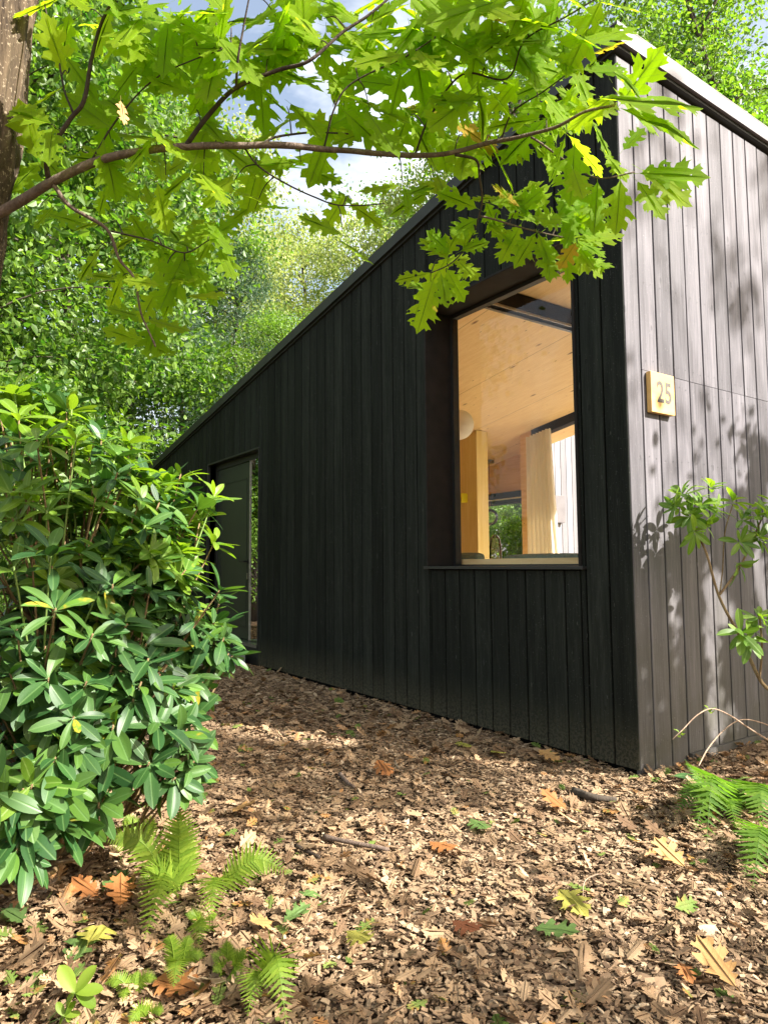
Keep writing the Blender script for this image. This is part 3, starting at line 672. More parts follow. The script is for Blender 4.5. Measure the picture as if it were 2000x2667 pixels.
BR = {  # polylines in view coordinates with depth and radii (m)
 'main': [(-30, 478, 2.0), (50, 432, 1.98), (110, 395, 1.95), (200, 352, 1.93), (300, 328, 1.92), (400, 318, 1.92), (560, 313, 1.93), (700, 322, 1.95), (830, 330, 1.98), (950, 332, 2.0), (1060, 308, 2.0), (1125, 295, 1.98), (1200, 275, 1.95), (1265, 240, 1.92), (1330, 225, 1.9)],
 'a': [(105, 388, 1.95), (106, 330, 1.9), (150, 260, 1.88), (180, 220, 1.86), (195, 140, 1.85), (215, 60, 1.84), (250, -10, 1.83)],
 'a2': [(160, 250, 1.88), (130, 150, 1.9), (110, 70, 1.95), (95, -10, 2.0)],
 'b': [(400, 318, 1.92), (450, 250, 1.88), (510, 190, 1.85), (600, 152, 1.83), (670, 130, 1.8), (740, 70, 1.8), (800, 30, 1.8), (870, -30, 1.8)],
 'b2': [(510, 190, 1.85), (515, 130, 1.8), (528, 60, 1.78), (540, -10, 1.76)],
 'c': [(115, 398, 1.95), (150, 445, 1.95), (230, 495, 1.97), (260, 560, 2.0), (290, 600, 2.0), (310, 680, 2.02), (335, 750, 2.05)],
 'd': [(530, 316, 1.93), (560, 360, 1.95), (620, 395, 1.97), (680, 425, 2.0), (740, 445, 2.0), (830, 440, 2.05)],
 'd2': [(240, 500, 1.97), (330, 520, 1.95), (400, 545, 1.95), (450, 520, 1.95)],
 'e': [(565, 312, 1.93), (600, 295, 1.95), (680, 287, 1.97), (780, 292, 2.0), (850, 320, 2.02)],
 'f': [(985, 332, 2.0), (1030, 345, 2.02), (1037, 385, 2.05), (1040, 430, 2.08), (1030, 480, 2.1), (1010, 530, 2.12), (975, 568, 2.13), (930, 590, 2.13)],
 'g': [(1036, 468, 2.1), (1090, 482, 2.1), (1160, 500, 2.1), (1240, 517, 2.1)],
 'h': [(1145, 297, 1.98), (1200, 335, 2.0), (1235, 358, 2.0), (1290, 385, 1.98), (1370, 372, 1.95)],
 'i': [(1080, 305, 2.0), (1110, 240, 1.95), (1170, 200, 1.9), (1245, 145, 1.86)],
 'j': [(900, 331, 2.0), (930, 250, 1.95), (1000, 160, 1.9), (1095, 170, 1.88), (1130, 90, 1.85), (1220, 37, 1.82), (1300, -10, 1.8)],
 'k': [(700, 322, 1.95), (720, 240, 1.9), (760, 180, 1.88), (880, 120, 1.85), (960, 60, 1.83), (1000, -20, 1.8)],
 'l': [(195, 352, 1.93), (260, 250, 1.9), (350, 160, 1.86), (500, 100, 1.84)]}
rad0 = {'main': (.0155, .0035), 'a': (.008, .004), 'a2': (.0035, .002), 'b': (.0075, .003), 'b2': (.004, .002), 'c': (.007, .0025), 'd': (.0032, .0018), 'd2': (.003, .0015), 'e': (.0038, .002), 'f': (.0045, .0018), 'g': (.0035, .0015), 'h': (.0035, .002), 'i': (.003, .0015), 'j': (.0032, .002), 'k': (.003, .0016), 'l': (.003, .0016)}
nodes = []
bmain = None
for k_, pl in BR.items():
    P = smooth_path([at(*p) for p in pl], 7); n = len(P); r0, r1 = rad0[k_]
    P = [p+np.array([noise.noise(Vector(p*9))*.004 for _ in range(1)]*3) for p in P]
    mb = MB(); mb.tube(P, [r0+(r1-r0)*(i/(n-1))**.8 for i in range(n)], 10 if k_ == 'main' else 7, rough=.1)
    o = mb.build('bough' if k_ == 'main' else 'branch', G['branch'] if k_ in ('main', 'c', 'h', 'g') else G['twig'], oak, smooth=True)
    nodes += [p for p in P[2:]]
nodes = np.array(nodes)
CL = [(180, 30, 70, 5), (290, 50, 80, 6), (400, 40, 80, 6), (500, 60, 80, 6), (330, 120, 70, 4), (470, 120, 70, 5), (600, 40, 90, 7), (700, 40, 90, 7), (800, 60, 90, 7), (900, 40, 90, 7), (1000, 60, 90, 8), (1100, 40, 90, 8), (1200, 60, 80, 6), (1290, 40, 55, 3),
 (250, 0, 60, 4), (450, 0, 70, 4), (650, -10, 70, 5), (850, 0, 70, 5), (1050, 0, 70, 5),
 (580, 130, 70, 5), (680, 110, 70, 4), (760, 140, 70, 5), (880, 140, 80, 6), (960, 160, 80, 6), (1050, 160, 80, 6), (1150, 170, 80, 7), (1230, 150, 60, 5),
 (150, 170, 60, 3), (140, 290, 60, 3), (260, 240, 60, 3), (80, 330, 50, 3), (240, 300, 60, 3), (330, 290, 60, 3), (420, 240, 50, 4), (470, 300, 50, 3), (620, 230, 60, 4), (720, 230, 60, 4), (800, 240, 60, 4), (880, 250, 60, 5), (960, 250, 60, 5), (550, 350, 40, 3),
 (90, 440, 45, 2), (230, 400, 50, 3), (300, 380, 60, 3), (360, 400, 40, 2), (440, 390, 50, 3), (500, 400, 50, 3), (550, 455, 35, 3), (650, 350, 40, 2), (760, 430, 50, 3), (740, 500, 35, 2), (870, 400, 45, 3), (940, 390, 40, 3), (1000, 290, 50, 3),
 (210, 540, 50, 3), (260, 600, 50, 3), (330, 520, 60, 4), (400, 550, 55, 5), (450, 510, 50, 4), (350, 610, 50, 4), (400, 640, 30, 2), (340, 690, 40, 4), (330, 750, 30, 2), (240, 480, 40, 2), (480, 530, 40, 2)]
CR = [(1100, 255, 50, 4), (1150, 320, 50, 4), (1180, 260, 50, 4), (1225, 290, 45, 3), (1060, 300, 40, 2), (1280, 250, 50, 4), (1330, 210, 40, 3), (1120, 465, 35, 3), (1220, 485, 40, 4), (1270, 505, 35, 3), (1165, 525, 30, 3), (1085, 450, 30, 2), (1245, 545, 30, 3), (955, 560, 28, 2), (930, 620, 25, 2)]
# single leaves: base x,y, tip x,y, depth, yellow?
ONE = [(1270, 215, 1520, 205, 1.78), (1320, 235, 1530, 275, 1.8), (1365, 375, 1510, 370, 1.93), (1340, 380, 1335, 480, 1.96), (1370, 385, 1430, 455, 1.92), (1375, 360, 1480, 425, 1.97), (1290, 385, 1290, 480, 2.02), (1235, 360, 1255, 420, 1.9), (1240, 300, 1240, 415, 1.93),
 (1340, 330, 1385, 280, 1.98), (1300, 325, 1350, 375, 2.0), (1245, 150, 1350, 150, 1.75), (1230, 100, 1370, 65, 1.75), (1290, 130, 1400, 190, 1.78),
 (1050, 440, 1150, 425, 2.1), (1045, 430, 1080, 500, 2.12), (1040, 455, 960, 415, 2.12), (1035, 470, 985, 495, 2.1), (1045, 475, 1100, 520, 2.14), (1090, 480, 1160, 420, 2.12), (1150, 440, 1175, 475, 2.14), (1160, 500, 1120, 555, 2.1), (1160, 500, 1185, 560, 2.08), (1170, 500, 1260, 440, 2.1), (1200, 510, 1290, 450, 2.12), (1240, 517, 1330, 510, 2.12), (1240, 520, 1290, 590, 2.08), (1225, 520, 1225, 600, 2.1), (1200, 470, 1240, 410, 2.1), (1180, 460, 1150, 395, 2.13), (1240, 517, 1300, 545, 2.1), (1210, 440, 1270, 400, 2.14),
 (990, 545, 1045, 520, 2.12), (985, 560, 1025, 600, 2.13), (975, 565, 920, 515, 2.12), (960, 560, 985, 505, 2.14), (960, 575, 1000, 640, 2.12), (940, 590, 905, 700, 2.1), (930, 590, 865, 600, 2.13), (950, 585, 965, 650, 2.14), (975, 550, 935, 505, 2.13), (1000, 545, 1010, 490, 2.13)]
P = []; D = []; N = []; L = []; tw = MB()
for cx, cy, rad, cnt in CL+CR:
    dj = 0
    q = at(cx, cy, 1.9); kk = np.argmin(((nodes-q)**2).sum(1)*1.0)
    dep = proj(nodes[kk])[2]+random.uniform(-.03, .26); c = at(cx, cy, dep)
    mid = (nodes[kk]+c)/2+np.array([0, 0, .02]); tw = MB(); tw.tube(smooth_path([nodes[kk], mid, c], 5), [.0022-.00012*i for i in range(11)], 5); tw.build('twig', G['twig'], oak)
    a0 = random.uniform(0, 6.28)
    cnt = int(cnt*1.1+.5)
    for i in range(cnt):
        an = a0+6.283*i/cnt+random.uniform(-.5, .5)
        ddir = AX*math.cos(an)+AU*(math.sin(an)*.85-.30)+AF*random.uniform(-.6, .6)
        b = c+(AX*random.uniform(-1, 1)+AU*random.uniform(-1, 1))*rad*.35*dep/1478+AF*random.uniform(-.06, .06)
        P.append(b); D.append(ddir); L.append(random.uniform(.125, .20) if cnt > 4 or cy < 400 else random.uniform(.10, .15))
        nn = -AF*random.uniform(.5, 1.2)+np.array([0, 0, 1])*random.uniform(.1, .7)+SUN*.5+rand_unit(1)[0]*.42
        if random.random() < .3: nn = -nn
        N.append(nn)
for q in ONE:
    b = at(q[0], q[1], q[4]); t = at(q[2], q[3], q[4]+random.uniform(-.05, .05)); d_ = t-b
    P.append(b+d_*.08); D.append(d_); L.append(np.linalg.norm(d_)*(.95 if q[4] < 1.85 else 1.12))
    N.append(-AF*1.0+np.array([0, 0, .55])+rand_unit(1)[0]*.35)
V, Fs, UV = scatter_leaves(OAK, np.array(P), np.array(D), np.array(N), np.array(L))
mesh_np('foliage', V, Fs, G['oak'], oak, UV, smooth=True)
# dry brown leaf caught in the boughs
pd_ = at(262, 215, 1.8)
V, Fs, UV = inst(DRY[1], pd_[None], frames(np.array([[.2, .1, -1]]), np.array([[-1, -.5, .2]])), np.array([.075]))
o = mesh_np('dead_leaf', V, Fs, G['leaf_tan'], oak, UV); o['label'] = 'single withered brown leaf'

# ------------------------------------------------------------------ rhododendrons
def whorl(P, D, N, L, tip, axis, n, size, droop=0.0):
    axis = axis/np.linalg.norm(axis); a = np.cross(axis, rand_unit(1)[0]); a /= np.linalg.norm(a); b = np.cross(axis, a); ph = random.uniform(0, 6.28)
    for i in range(n):
        an = ph+i*2.4; el = random.uniform(.0, .75) if i < n*.7 else random.uniform(.6, 1.1)
        d_ = (a*math.cos(an)+b*math.sin(an))*math.cos(el)+axis*math.sin(el)+np.array([0, 0, -droop*random.uniform(.3, 1)])
        P.append(tip-axis*random.uniform(0, .03)+d_*.008); D.append(d_); N.append(axis+np.array([0, 0, .25])+rand_unit(1)[0]*.2); L.append(size*random.uniform(.75, 1.15)*(1 if i < n*.7 else .8))
RB = [  # blobs: view x, y, depth, radius, whorls
 (60, 1000, 3.0, .30, 26), (190, 1010, 3.1, .24, 18), (60, 900, 3.1, .16, 8), (130, 1150, 2.8, .42, 44), (310, 1120, 3.1, .24, 18), (380, 1080, 3.4, .12, 6), (300, 1210, 3.0, .28, 26), (385, 1130, 3.4, .13, 7), (405, 1190, 3.5, .08, 4),
 (100, 1360, 2.6, .42, 44), (300, 1370, 2.8, .34, 30), (385, 1370, 3.1, .18, 14), (445, 1350, 3.3, .08, 4), (430, 1430, 3.2, .12, 7), (400, 1470, 3.0, .16, 8),
 (455, 1075, 3.3, .04, 1), (440, 1120, 3.35, .04, 1), (450, 1165, 3.3, .04, 1), (400, 1030, 3.3, .04, 1), (495, 1345, 3.2, .04, 1), (500, 1400, 3.15, .05, 2), (465, 1300, 3.3, .05, 1), (450, 1390, 3.1, .08, 3), (410, 1560, 2.9, .08, 3), (370, 1700, 2.5, .05, 2), (80, 870, 3.0, .06, 2), (150, 890, 3.0, .05, 2), (20, 880, 3.0, .05, 2),
 (200, 1130, 3.1, .35, 30), (250, 1280, 3.0, .38, 34), (150, 1250, 3.0, .4, 30), (200, 1450, 2.8, .35, 26), (150, 1600, 2.7, .3, 20),
 (110, 1560, 2.4, .32, 28), (260, 1560, 2.5, .26, 20), (340, 1620, 2.5, .16, 8), (40, 1700, 2.2, .20, 12), (160, 1700, 2.3, .17, 10), (385, 1645, 2.5, .06, 3), (60, 1800, 2.1, .10, 4), (20, 1860, 2.05, .07, 3), (-60, 1300, 2.8, .5, 26), (215, 1740, 2.3, .07, 3)]
rb = thing('rhododendron_bush', 'large rhododendron with whorls of glossy leaves filling the left side', 'shrub', tuple(np.append(at(90, 1700, 2.75)[:2], 0)))
root = np.array(rb.location)
sig = [[], [], [], []]; nw = [[], [], [], []]; st = MB(); gs = MB(); hubs = []
for bx, by, bd, br, cnt in RB:
    c = at(bx, by, bd); hub = c+(root-c)*.25+np.array([0, 0, -.12]); hub[2] = max(hub[2], .15)
    hubs.append(hub)
    st.tube(smooth_path([root+rand_unit(1)[0]*.05*[1, 1, 0], (root+hub)/2+rand_unit(1)[0]*.1+np.array([0, 0, .05]), hub], 6), [.016-.0008*i for i in range(13)], 7)
    for i in range(cnt):
        u = rand_unit(1)[0]; u[2] = u[2]*.9+.15
        rr = br*random.uniform(.55, 1.05)
        tip = c+u*rr; tip[2] = max(tip[2], .08)
        px, py, dd = proj(tip)
        ax = u*.8+np.array([0, 0, .85])-AF*.15+SUN*.2+rand_unit(1)[0]*.25
        if tip[2] < .75: ax = u*.9+np.array([0, 0, .45])-AF*.35+rand_unit(1)[0]*.3
        topness = tip[2] > 1.15 and random.random() < .6 or random.random() < .08
        droop = .1 if tip[2] > 1.0 else .55
        whorl(*(nw if topness else sig), tip, ax, random.randint(6, 10), random.uniform(.108, .15), droop)
        (gs if tip[2] > 1.0 and random.random() < .35 else st).tube(smooth_path([hub, (hub+tip)/2+np.array([0, 0, -.03])+rand_unit(1)[0]*.02, tip-ax/np.linalg.norm(ax)*.0], 4), [.0055, .005, .0048, .0045, .0042, .004, .0038, .0036, .0035], 6)
st.build('stems', G['rstem'], rb, smooth=True); gs.build('green_shoots', G['gstem'], rb, smooth=True)
A = [np.array(x) for x in sig]; V, Fs, UV = scatter_leaves(RHO, *A); mesh_np('foliage', V, Fs, G['rhodo'], rb, UV, smooth=True)
A = [np.array(x) for x in nw]; V, Fs, UV = scatter_leaves(RHO, *A); mesh_np('young_foliage', V, Fs, G['rhodo_new'], rb, UV, smooth=True)

# lone leggy rhododendron in front of the grey wall
def wallpt(px, py, x):
    v = at(px, py, 1.0)-CAM; return CAM+v*((x-CAM[0])/v[0])
rs_root = wallpt(1730, 1560, .75); rs_root[2] = 0
lr = thing('leggy_rhododendron', 'thin bare-stemmed rhododendron leaning along the grey wall', 'shrub', tuple(rs_root))
stem = [rs_root, wallpt(1700, 1530, .62), wallpt(1645, 1475, .55), wallpt(1600, 1380, .45), wallpt(1553, 1290, .37), wallpt(1525, 1195, .31), wallpt(1500, 1140, .27), wallpt(1490, 1085, .24)]
mb = MB(); P = smooth_path(stem, 6); mb.tube(P, np.linspace(.011, .0045, len(P)), 8)
def sub(pts, r0, r1): P = smooth_path(pts, 6); mb.tube(P, np.linspace(r0, r1, len(P)), 7)
sub([wallpt(1553, 1285, .37), wallpt(1590, 1235, .40), wallpt(1620, 1180, .43), wallpt(1640, 1130, .45), wallpt(1665, 1085, .47)], .007, .004)
sub([wallpt(1553, 1290, .37), wallpt(1560, 1230, .33), wallpt(1565, 1150, .30), wallpt(1582, 1090, .28)], .004, .003)
sub([wallpt(1640, 1465, .55), wallpt(1645, 1400, .56), wallpt(1640, 1330, .57)], .006, .004)
sub([wallpt(1655, 1490, .55), wallpt(1690, 1440, .6), wallpt(1720, 1380, .62)], .006, .004)
mb.build('stem', G['rstem'], lr, smooth=True)
A = [[], [], [], []]
for px, py, x, n, ax in [(1470, 1065, .22, 9, (-.1, -.5, .6)), (1500, 1075, .26, 9, (.2, -.2, .9)), (1535, 1050, .26, 8, (.2, .1, 1)), (1490, 1115, .26, 9, (.4, -.5, .1)), (1520, 1130, .29, 8, (.5, .2, -.1)), (1582, 1080, .28, 8, (.3, .2, 1)), (1625, 1160, .43, 7, (.5, 0, .6)), (1640, 1110, .45, 8, (.3, 0, 1)), (1668, 1080, .47, 8, (.3, .3, 1)), (1595, 1220, .41, 6, (.5, .2, -.4)), (1455, 1095, .20, 8, (-.2, -.6, .3)), (1515, 1090, .30, 9, (.6, -.2, .5)), (1550, 1095, .30, 8, (.6, .1, .5)), (1605, 1120, .40, 8, (.5, -.2, .6)), (1600, 1170, .42, 7, (.6, -.3, .1)), (1655, 1110, .5, 8, (.6, .1, .5)), (1500, 1150, .30, 6, (.6, -.2, -.4)), (1645, 1160, .47, 6, (.5, .2, .2)), (1600, 1365, .54, 6, (.4, -.5, .3)), (1655, 1350, .6, 7, (.5, .1, .6)), (1640, 1330, .57, 8, (.4, -.2, .9)), (1620, 1380, .56, 6, (.5, -.2, .3)), (1668, 1390, .6, 6, (.3, .1, .8))]:
    whorl(*A, wallpt(px, py, x), np.array(ax, float), n+2, random.uniform(.095, .12), .25)
V, Fs, UV = scatter_leaves(RHO, *[np.array(x) for x in A]); mesh_np('foliage', V, Fs, G['rhodo_new'], lr, UV, smooth=True)

# dry arching stems
def arch(lab, pts, r0, r1, leaves=()):
    P = smooth_path([wallpt(*p) for p in pts], 7); mb = MB(); mb.tube(P, np.linspace(r0, r1, len(P)), 7, rough=.15)
    o = mb.build('dry_stem', G['deadstem'], smooth=True); tag(o, lab, 'stem', 'dry arching stems by the wall')
    if leaves:
        A = [[], [], [], []]
        for i in leaves: whorl(*A, np.array(P[i]), np.array([-.1, -.1, 1.0]), 8, .028, 0)
        V, Fs, UV = scatter_leaves(SML, *[np.array(x) for x in A]); mesh_np('bud_leaves', V, Fs, G['fern'], o, UV)
arch('pale arching stem with two tufts of buds before the grey wall', [(1452, 1597, .30), (1475, 1575, .32), (1505, 1545, .35), (1537, 1531, .38), (1575, 1545, .42), (1620, 1575, .45), (1680, 1612, .5)], .0022, .005, (5, 20))
arch('lower pale stem curving from the ferns up to the right edge', [(1508, 1655, .40), (1530, 1615, .38), (1565, 1575, .36), (1600, 1555, .36), (1640, 1560, .38), (1690, 1580, .42)], .0035, .003)

# ------------------------------------------------------------------ ferns
def pinna_t():
    n = 9; V = []; F = []; 
    top = []; bot = []
    for i in range(n):
        u = i/(n-1); h = .14*(1-u)**.8+.01; tooth = h*(1.0 if i % 2 else .72)
        top.append((u, tooth)); bot.append((u-.02, -tooth))
    V = [(u, 0, 0) for u, _ in top]+[(u, v, .01) for u, v in top]+[(u, v, .01) for u, v in bot]
    for i in range(n-1): F += [(i, i+1, n+i+1, n+i), (2*n+i, 2*n+i+1, i+1, i)]
    V = np.array(V); return V, [np.array(F)], V[:, :2].copy()
PIN = pinna_t()
def frond(base, tip, parent, wid=.24, arch_=.25, n=22, mat='fern', face=None):
    base = np.array(base, float); tip = np.array(tip, float); L0 = np.linalg.norm(tip-base)
    mid = (base+tip)/2+np.array([0, 0, 1])*L0*arch_
    Q = smooth_path([base, mid, tip], 12); Q = np.array(Q); m_ = len(Q)
    T = np.gradient(Q, axis=0); T /= np.linalg.norm(T, axis=1, keepdims=True)
    up = np.array([0, 0, 1.0]) if face is None else np.array(face, float)
    P = []; D = []; N = []; L = []
    for i in range(n):
        t = .12+.86*i/(n-1); x = t*(m_-1); k = min(int(x), m_-2); p = Q[k]+(Q[k+1]-Q[k])*(x-k); tt = T[k]
        sd = np.cross(tt, up); sd /= np.linalg.norm(sd)+1e-9; nn = np.cross(sd, tt)
        ln = L0*wid*(math.sin(math.pi*min(1, (1-t)*.62+.0))**.9*1.05+.03)*(min(1, .5+t*2.0))
        for s_ in (1, -1):
            P.append(p); D.append(sd*s_+tt*(.30+.25*t)-nn*.15+rand_unit(1)[0]*.06); N.append(nn+rand_unit(1)[0]*.12); L.append(ln*random.uniform(.9, 1.08))
    parts = [inst(PIN, np.array(P), frames(np.array(D), np.array(N)), np.array(L))]
    mb = MB(); mb.tube(Q, np.linspace(.0022, .0006, m_), 5)
    v, f, uv = merge(parts); n0 = len(v)
    v = np.concatenate([v, np.array(mb.v)]); f = f+[np.array(x)+n0 for x in mb.f.values()]; uv = np.concatenate([uv, np.zeros((len(mb.v), 2))])
    ff = {}
    for x in f: ff.setdefault(x.shape[1], []).append(x)
    mesh_np('frond', v, [np.concatenate(x) for x in ff.values()], G[mat], parent, uv)
def gpt(px, py, z=0.0): return on_ground(px, py, z)
def fern(label, bx, by, tips, wid=.26, mat='fern', grp='ferns among the fallen leaves'):
    b = gpt(bx, by); th = thing('fern', label, 'fern', (b[0], b[1], 0), grp)
    for t in tips:
        tx, ty, tz = t[:3]; d0 = proj(b)[2]; tip = at(tx, ty, d0+(t[3] if len(t) > 3 else 0))
        if tip[2] < .04: tip = gpt(tx, ty, .05)
        v = tip-b; frond(b+rand_unit(1)[0]*.01*np.array([1, 1, 0])+np.array([0, 0, .01]), tip, th, wid, tz, 22, mat, face=(np.array([0, 0, 1])-AF*(1.1 if mat == 'fern' else .35)+rand_unit(1)[0]*.2))
fern('bright fern with upright frond below the rhododendron, largest of the ferns at left', 388, 1935, [(388, 1725, .05, -.02), (222, 1810, .25, -.05), (300, 1905, .3, -.15), (312, 2030, .3, -.1), (330, 1850, .3), (420, 1800, .1, .1)], .24)
fern('single low fern frond arching right, in the middle of the leaf litter', 470, 1935, [(625, 1885, .30, 0), (455, 1990, .3, -.05)], .26)
fern('small shaded fern tucked under the rhododendron leaves', 310, 1830, [(268, 1755, .05, 0), (335, 1760, .1, 0), (290, 1770, .1, .05)], .3)
fern('small fern right above the big orange leaf', 385, 2110, [(365, 2020, .2, 0), (445, 2065, .3, 0), (375, 2135, .35, -.02), (410, 2020, .2, .03)], .3)
fern('feathery fern clump left of the big orange leaf', 290, 2160, [(225, 2125, .3, 0), (340, 2115, .3, 0), (265, 2165, .3, -.03), (300, 2095, .2, .03)], .28)
fern('upright fern tuft near the bottom edge, left of the centre', 500, 2105, [(455, 2060, .1, 0), (490, 2030, .1, 0), (535, 2050, .1, 0), (510, 2125, .2, -.03), (460, 2100, .2, 0)], .32)
fern('drooping fern at the bottom edge right of the big orange leaf', 570, 2140, [(620, 2215, .5, -.02), (535, 2195, .4, -.03), (600, 2120, .3, 0)], .3)
fern('fern cut by the bottom edge under the orange leaf', 320, 2215, [(300, 2170, .1, 0), (355, 2185, .2, 0), (280, 2210, .3, 0)], .34)
fern('tiny fern sprig between the low frond and the bottom edge', 440, 2010, [(400, 1975, .2, 0), (470, 1975, .2, 0), (430, 2045, .3, 0)], .3)
fern('full green fern at the corner of the grey wall', 1560, 1760, [(1478, 1640, .02, .1), (1540, 1700, .3, .1), (1450, 1725, .35, 0), (1620, 1705, .3, .1), (1455, 1760, .35, -.05), (1525, 1825, .4, -.12), (1600, 1680, .1, .1), (1640, 1740, .3, 0), (1480, 1700, .3, 0), (1500, 1795, .3, -.1), (1590, 1790, .3, -.1)], .23, 'fern_dark')
fern('pale green fern at the right edge, nearer than the full one', 1665, 1845, [(1600, 1790, .2, 0), (1605, 1895, .3, -.05), (1640, 1770, .1, 0), (1700, 1780, .2, 0), (1625, 1920, .3, -.08)], .23, 'fern_dark')
fern('low fern behind the full one, close to the dry stems', 1630, 1740, [(1600, 1700, .1, .05), (1680, 1700, .2, 0), (1650, 1790, .3, -.05), (1575, 1755, .2, 0)], .3, 'fern_dark')
# seedling with five leaflets
sb = gpt(60, 2235); sd = thing('seedling', 'lime green seedling with pointed leaflets in the bottom left corner', 'seedling', (sb[0], sb[1], 0))
mb = MB(); tp = at(163, 2145, proj(sb)[2]); t2 = at(140, 2195, proj(sb)[2]); mb.tube(smooth_path([gpt(95, 2215), (gpt(95, 2215)+tp)/2, tp], 6), .0014, 6); mb.tube(smooth_path([gpt(95, 2215), t2], 6), .0012, 6); mb.build('stem', G['gstem'], sd)
A = [[], [], [], []]
for c, s_ in ((tp, .078), (t2, .045)):
    for an in (0.1, 1.1, 2.1, -.9, -2.0): 
        A[0].append(c); A[1].append(AX*math.cos(an)+AU*math.sin(an)*.7+AF*.2); A[2].append(np.array([0, 0, 1.0])-AF*.6); A[3].append(s_*random.uniform(.85, 1.1))
V, Fs, UV = scatter_leaves([oval_template(.24, .1, .2)], *[np.array(x) for x in A]); mesh_np('leaflets', V, Fs, G['fern'], sd, UV, smooth=True)

# ------------------------------------------------------------------ chips and litter
def in_house(x, y): return (x < .01) & (y > -.0)
def ground_points(dens, dmin, dmax, cond=None):
    """random ground points seen (with a margin) between two depths"""
    area = 0; pts = []
    X = RS.uniform(-10, 3.4, size=int(dens*13.4*8.6)); Yp = RS.uniform(-4.6, 4.0, size=len(X))
    v = np.stack([X, Yp, np.zeros_like(X)], 1)-CAM; d = v@AF; px = (1000+FPX*(v@AX)/d)*.8295; py = (1333.5-FPX*(v@AU)/d)*.8294
    k = (d > dmin) & (d <= dmax) & (px > -420) & (px < 1860) & (py < 2420) & ~in_house(X, Yp)
    return X[k], Yp[k], px[k], py[k]
def chip_t(seed):
    r = random.Random(seed); a = r.uniform(.35, .6); tp = r.uniform(.3, .95); bend = r.uniform(-.1, .15)
    V = np.array([(-.5, -a/2, 0), (0, -a/2*1.05, bend), (.5, -a/2*tp, 0), (.5+r.uniform(-.1, .15), a/2*tp, 0), (0, a/2, bend), (-.5+r.uniform(-.1, .1), a/2*r.uniform(.6, 1), 0)])
    T = V+np.array([0, 0, .13]); VV = np.concatenate([V, T])
    F = [[6, 7, 10, 11], [7, 8, 9, 10]]+[[i, (i+1) % 6, (i+1) % 6+6, i+6] for i in range(6)]
    return VV, [np.array(F)], VV[:, :2].copy()
CH = [chip_t(i) for i in range(8)]
def chips(dens, d0, d1, size, leafy=0):
    X, Yp, px, py = ground_points(dens, d0, d1); n = len(X)
    # fewer chips where dry leaves rule (bottom left)
    lf = np.clip((900-px)/700, 0, 1)*np.clip((py-1750)/250, 0, 1)
    k = RS.uniform(size=n) > lf*.55; X = X[k]; Yp = Yp[k]; n = len(X)
    an = RS.uniform(0, 6.283, n); D = np.stack([np.cos(an), np.sin(an), RS.normal(0, .22, n)], 1); N = np.array([0, 0, 1.0])+RS.normal(0, .28, (n, 3))
    L = size*RS.lognormal(0, .38, n); sc = np.stack([L, L*RS.uniform(.5, 1.2, n), np.clip(L*.9, .0, .03)], 1)
    ch = RS.randint(8, size=n); M = frames(D, N); z = RS.uniform(-.006, .016, n); pos = np.stack([X, Yp, z], 1)
    return [inst(CH[i], pos[ch == i], M[ch == i], sc[ch == i]) for i in range(8)]
V, Fs, UV = merge(chips(8600, 1.0, 3.0, .0185)+chips(5600, 3.0, 5.0, .022)+chips(2400, 5.0, 11.5, .030))
tag(mesh_np('wood_chips', V, Fs, G['chip']), 'brown wood chip mulch covering the ground', 'mulch', kind='stuff')
def litter(dens, d0, d1, l0, l1, thin=True, zmax=.035):
    X, Yp, px, py = ground_points(dens, d0, d1); n = len(X)
    if thin:
        lf = .15+.85*np.clip((950-px)/600, 0, 1)*np.clip((py-1700)/250, 0, 1)
        lf = np.maximum(lf, np.where((px > 1380) & (py < 1900), .55, 0)); lf = np.maximum(lf, np.where(py < 1660, .5, 0)); lf = np.maximum(lf, np.where((py > 2050), .28, 0))
        k = RS.uniform(size=n) < lf; X = X[k]; Yp = Yp[k]; n = len(X)
    an = RS.uniform(0, 6.283, n); D = np.stack([np.cos(an), np.sin(an), RS.normal(0, .2, n)], 1); N = np.array([0, 0, 1.0])+RS.normal(0, .3, (n, 3))
    sg_ = np.where(RS.uniform(size=n) < .35, -1, 1); N *= sg_[:, None]
    L = RS.uniform(l0, l1, n); pos = np.stack([X, Yp, RS.uniform(.008, zmax, n)], 1)
    return scatter_leaves(DRY, pos, D, N, L)
V, Fs, UV = merge([litter(1150, 1.0, 4.2, .03, .075), litter(230, 1.0, 6, .055, .11), litter(170, 4.2, 12, .05, .11)])
tag(mesh_np('leaf_litter', V, Fs, G['litter'], UV=UV, smooth=True), 'dry oak and beech leaves lying over the mulch', 'leaves', kind='stuff')
